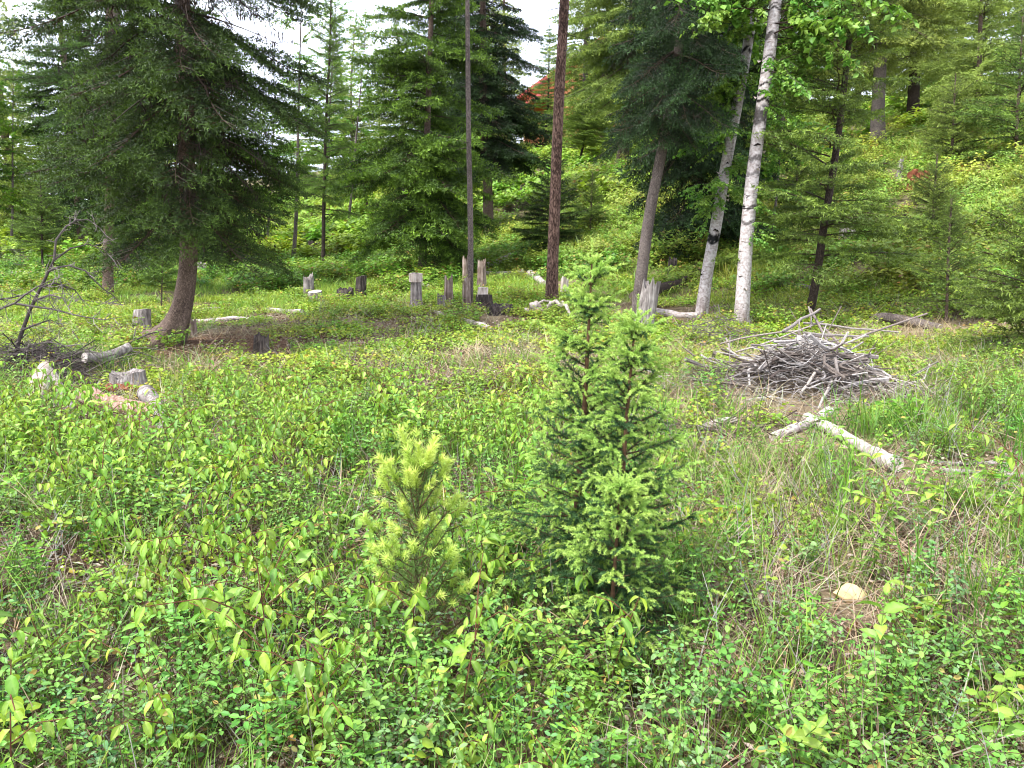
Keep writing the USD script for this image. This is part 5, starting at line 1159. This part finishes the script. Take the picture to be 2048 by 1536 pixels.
def gathered(makers, pts, s0, s1, rng, tilt, slope=False):
    """Plants standing at points, joined into one mesh; every plant has its own tone."""
    mb = MB(); n = len(pts); q = qmul(qmul(qaxis(0, rng.normal(size=n) * tilt), qaxis(1, rng.normal(size=n) * tilt)), qaxis(2, rng.random(n) * 7)); R = qmat(q); sc = s0 + (s1 - s0) * rng.random(n); k = rng.integers(0, len(makers), n)
    for i, mk in enumerate(makers):
        m = k == i
        if m.any():
            v, f, c = mk.done(); tone = (.8 + .4 * rng.random((m.sum(), 1, 1))) * (1 + .1 * rng.normal(size=(m.sum(), 1, 3)) * [1, .25, .6])
            mb.many(v, f, np.clip(np.broadcast_to(c, (m.sum(),) + c.shape) * tone, 0, 1), R[m] * sc[m][:, None, None], pts[m])
    return mb
def scatter(name, label, cat, makers, mat, pts, s0, s1, seed, tilt=.12, group_n=12, group_r=.4, near=0.):
    """Ground cover: unique plants nearer than NEAR, beyond it clumps of GROUP_N plants within GROUP_R, turned and scaled."""
    rng = np.random.default_rng(seed); d = pts[:, 1] < near; path = numbered('/World', name)
    if near:
        m = write_mesh(path, gathered(makers, pts[d], s0, s1, rng, tilt), mat); data(m.GetPrim(), label=label, cat=cat, kind='stuff')
    far = pts[~d]; far = far[rng.random(len(far)) < 1.0 / group_n]
    if len(far) > 3:
        if near: path = numbered('/World', name)
        UsdGeom.PointInstancer.Define(stage, path); protos = []
        for i in range(6):
            r = group_r * np.sqrt(rng.random(group_n)); a = rng.random(group_n) * 6.28; p = f'{path}/clump' + (f'_{i:03d}' if i else '')
            write_mesh(p, gathered(makers, np.stack([np.cos(a) * r, np.sin(a) * r, 0 * r - .01], 1), s0, s1, rng, tilt), mat); protos.append(p)
        n = len(far); q = qmul(ground_quat(far), qaxis(2, rng.random(n) * 7))
        instancer(path, protos, far, q, .85 + .3 * rng.random(n), rng.integers(0, 6, n))
        data(stage.GetPrimAtPath(path), label=label + (', farther off' if near else ''), cat=cat, kind='stuff')
    return int(d.sum()), len(far)

counts = {}
G0, G1 = C(84, 124, 44), C(148, 184, 78)
# near: small-leaved shrublets, densest along the bottom and at the left
near_sh = sample(lambda x, y: (60 * smooth(3.3, 2.3, y) + 13 * lush(x, y) + 8) * (.35 + .65 * patch(x, y, 1.5, 51, .3, .5)), 1.45, 7.5, 52, 110)
counts['shrublets'] = scatter('low_shrubs', 'thicket of small oval-leaved shrublets carpeting the foreground', 'ground cover', [shrublet(60 + i, .27 + .06 * (i % 3), 4 + i % 2, C(78, 122, 50), C(154, 194, 90), .023, per=.034, leaf='mid') for i in range(6)] + [shrublet(70 + i, .26, 4, C(88, 126, 66), C(148, 180, 118), .021, per=.03, leaf='mid') for i in range(2)], M_leaf, near_sh, .7, 1.15, 53, near=5.2, group_n=10, group_r=.4)
p_ = sample(lambda x, y: 24 * patch(x, y, 2.0, 54, .3, .55) * (.5 + .5 * lush(x, y)) + 12, 1.5, 7.5, 55, 48)
counts['forbs'] = scatter('small_herbs', 'mixed small fresh green herbs filling gaps in the foreground', 'ground cover', [shrublet(80 + i, .17, 5, C(92, 138, 46), C(158, 194, 76), .024, .9, C(110, 130, 70), .032, 1, leaf='mid') for i in range(3)] + [shrublet(84 + i, .24, 6, C(84, 128, 46), C(146, 186, 74), .038, .5, C(100, 124, 60), .03, 0, leaf='mid', wid=.4) for i in range(3)] + [shrublet(88, .22, 4, C(96, 136, 44), C(168, 196, 74), .036, .8, C(110, 80, 60), .045, 2, leaf='mid', wid=1.05)], M_leaf, p_, .7, 1.3, 56, near=5.2, group_n=10, group_r=.4)
p_ = sample(lambda x, y: 40 * smooth(8.5, 6.5, y) * (1 - .35 * lush(x, y)) * (.4 + .6 * patch(x, y, 1.2, 57, .35, .55)) + 10, 1.4, 9, 58, 75)
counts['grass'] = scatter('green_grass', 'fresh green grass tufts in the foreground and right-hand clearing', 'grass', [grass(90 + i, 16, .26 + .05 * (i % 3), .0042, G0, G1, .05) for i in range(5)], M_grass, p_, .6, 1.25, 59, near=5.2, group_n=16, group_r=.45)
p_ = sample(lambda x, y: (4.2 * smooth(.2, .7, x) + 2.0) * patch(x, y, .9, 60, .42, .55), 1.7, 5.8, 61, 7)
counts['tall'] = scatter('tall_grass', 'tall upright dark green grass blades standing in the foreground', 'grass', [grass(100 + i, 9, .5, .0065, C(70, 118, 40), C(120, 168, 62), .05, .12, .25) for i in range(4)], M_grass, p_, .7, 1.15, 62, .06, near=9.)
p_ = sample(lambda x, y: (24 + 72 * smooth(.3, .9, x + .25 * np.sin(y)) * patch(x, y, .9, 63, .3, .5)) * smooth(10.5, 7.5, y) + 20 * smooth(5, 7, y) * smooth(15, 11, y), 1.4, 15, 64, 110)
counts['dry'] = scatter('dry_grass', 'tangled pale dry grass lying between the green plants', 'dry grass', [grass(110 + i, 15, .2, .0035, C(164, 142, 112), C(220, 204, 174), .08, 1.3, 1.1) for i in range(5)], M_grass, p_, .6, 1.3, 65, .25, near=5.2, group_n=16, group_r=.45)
p_ = sample(lambda x, y: 42 * smooth(9, 6, y) + 6, 1.4, 12, 66, 50)
counts['stems'] = scatter('dead_stems', 'thin dead brown and grey stems between the plants', 'twigs', [dead_stems(120 + i) for i in range(6)], M_twig, p_, .6, 1.2, 67, near=5.2, group_n=16, group_r=.45)
p_ = sample(lambda x, y: 20 + 0 * x, 1.4, 14, 68, 20)
counts['litter'] = scatter('leaf_litter', 'fallen leaves and bark crumbs on the forest floor', 'litter', [litter(130 + i) for i in range(4)], M_twig, p_, .7, 1.3, 69, .03, near=5.2, group_n=16, group_r=.45)
# middle: low lime plants with bare litter showing between
p_ = sample(lambda x, y: ((118 * smooth(4.8, 7, y) + 34 * smooth(.3, .8, x) * smooth(5.5, 4.5, y)) * smooth(18, 15, y) * (.14 + .86 * patch(x, y, 1.1, 71, .38, .52)) + 12) * (1 - .5 * smooth(14.2, 16.5, y)), 2.5, 17.5, 72, 130)
L0, L1 = C(132, 166, 50), C(198, 216, 88)
counts['low'] = scatter('low_lime_plants', 'low yellow-green plants covering the middle of the clearing', 'ground cover', [low_plant(140 + i, L0, L1) for i in range(4)] + [low_plant(146, C(104, 140, 56), C(150, 178, 72)), low_plant(147, L0, L1, .14, .12, 30, .03, odd_n=.07)], M_leaf, p_, .7, 1.45, 73, group_n=32, group_r=.36)
p_ = sample(lambda x, y: 11 * smooth(5, 7, y) * patch(x, y, .8, 74, .42, .58), 4.8, 19, 75, 13)
counts['midsh'] = scatter('scattered_shrublets', 'scattered leafy shrublets standing above the low plants in mid clearing', 'ground cover', [shrublet(150 + i, .26, 5, C(108, 144, 54), C(172, 198, 80), .032, .7, side=2, per=.032) for i in range(4)], M_leaf, p_, .7, 1.3, 76, group_n=3, group_r=.3)
# far flat ground: grass and herbs in shade
p_ = sample(lambda x, y: 55 * smooth(11, 14, y) * smooth(4, 0, .853 * x + .522 * y - 10.6), 10.5, 30, 77, 56)
counts['farg'] = scatter('meadow_grass', 'bright green grass around the stumps at the back of the clearing', 'grass', [grass(160 + i, 20, .15, .008, C(104, 140, 48), C(170, 196, 80), .11, .5, .8) for i in range(4)], M_grass, p_, .7, 1.5, 78, group_n=40, group_r=.55)
p_ = sample(lambda x, y: 11 * smooth(16, 19, y) * smooth(5, 1, .853 * x + .522 * y - 10.6) + 6 * smooth(15, 22, y) * smooth(0, -3, x), 12, 42, 79, 14)
counts['farh'] = scatter('back_herbs', 'broad-leaved herbs growing in the shade at the back of the clearing', 'ground cover', [shrublet(170 + i, .3, 6, C(84, 126, 44), C(142, 182, 68), .05, .8, side=2, per=.05) for i in range(4)], M_leaf, p_, .7, 1.6, 80, group_n=10, group_r=.6)
# the hillside
def onhill(x, y): return smooth(-.6, 1.2, .853 * x + .522 * y - 10.6)
p_ = sample(lambda x, y: 26 * onhill(x, y) * (.3 + .7 * patch(x, y, .5, 81, .3, .5)), 8, 26, 82, 26, 2)
counts['hill1'] = scatter('slope_herbs', 'bright low leafy growth covering the nearer hillside', 'ground cover', [shrublet(180 + i, .3, 6, C(104, 140, 50), C(172, 198, 80), .045, .9, side=2, per=.042) for i in range(5)] + [low_plant(188, L0, L1, .15, .2, 40, .04)], M_leaf, p_, .7, 1.5, 83, group_n=16, group_r=.5)
p_ = sample(lambda x, y: 18 * onhill(x, y) * patch(x, y, .4, 84, .4, .6), 8, 32, 85, 18, 2)
counts['hillg'] = scatter('slope_grass', 'yellow-green grass tufts on the hillside', 'grass', [grass(190 + i, 24, .32, .009, C(120, 148, 54), C(184, 198, 92), .12, .5, .7) for i in range(4)], M_grass, p_, .8, 1.6, 86, group_n=14, group_r=.5)
p_ = sample(lambda x, y: 1.5 * onhill(x, y) * patch(x, y, .3, 87, .38, .55) * smooth(10, 14, y), 9, 60, 88, 2, 2)
counts['bush'] = scatter('slope_bushes', 'rounded leafy bushes merging into one another up the hillside', 'bushes', [shrublet(200 + i, .75, 12, C(108, 140, 52), C(178, 198, 88), .06, .9, side=4, per=.06) for i in range(4)], M_leaf, p_, .6, 1.3, 89, group_n=2, group_r=.5)
p_ = sample(lambda x, y: 3.2 * smooth(24, 28, y) * (.3 + .7 * patch(x, y, .2, 90, .35, .5)), 24, 75, 91, 3.4, 2)
counts['farbush'] = scatter('forest_undergrowth', 'far leafy undergrowth beneath the forest trees', 'ground cover', [shrublet(210 + i, .6, 9, C(100, 140, 44), C(176, 204, 78), .1, 1.0, side=3, per=.1) for i in range(3)], M_leaf, p_, .8, 1.8, 92, group_n=8, group_r=1.0)

# the one pink flower
def flower():
    p = at(1105, 1330, 2.5); g = np.array([p[0] + .02, p[1] + .02, float(height(p[0], p[1]))]); T = Thing('pink_flower', 'single small pink flower in the foreground below the young spruces', 'flower', g)
    T.part('stem', MB().tube(np.array([g, (g + p) / 2 + [.008, 0, 0], p]), [.0014, .0012, .001], 4, C(110, 140, 70)), M_twig, True)
    tv, tf = leaf_template('small')
    for k, (d, l) in enumerate((((.3, -.6, .7), .02), ((-.7, -.5, .3), .017), ((.7, -.6, .1), .017), ((.1, -.8, -.5), .019))):
        M = leaf_frames(np.array([d]), [l], np.random.default_rng(k), .2)[0]; T.part('petal', ((tv * [1, 1.6, 1]) @ M.T + p, tf, np.repeat(C(214, 130, 206)[None], len(tv), 0)), M_pink)
    for k in range(2): T.part('bud', MB().tube([p - [0, 0, .025 + .014 * k], p - [0, .008, .022 + .014 * k]], [.004, .003], 5, C(200, 120, 190)), M_pink)
flower()
print(counts)
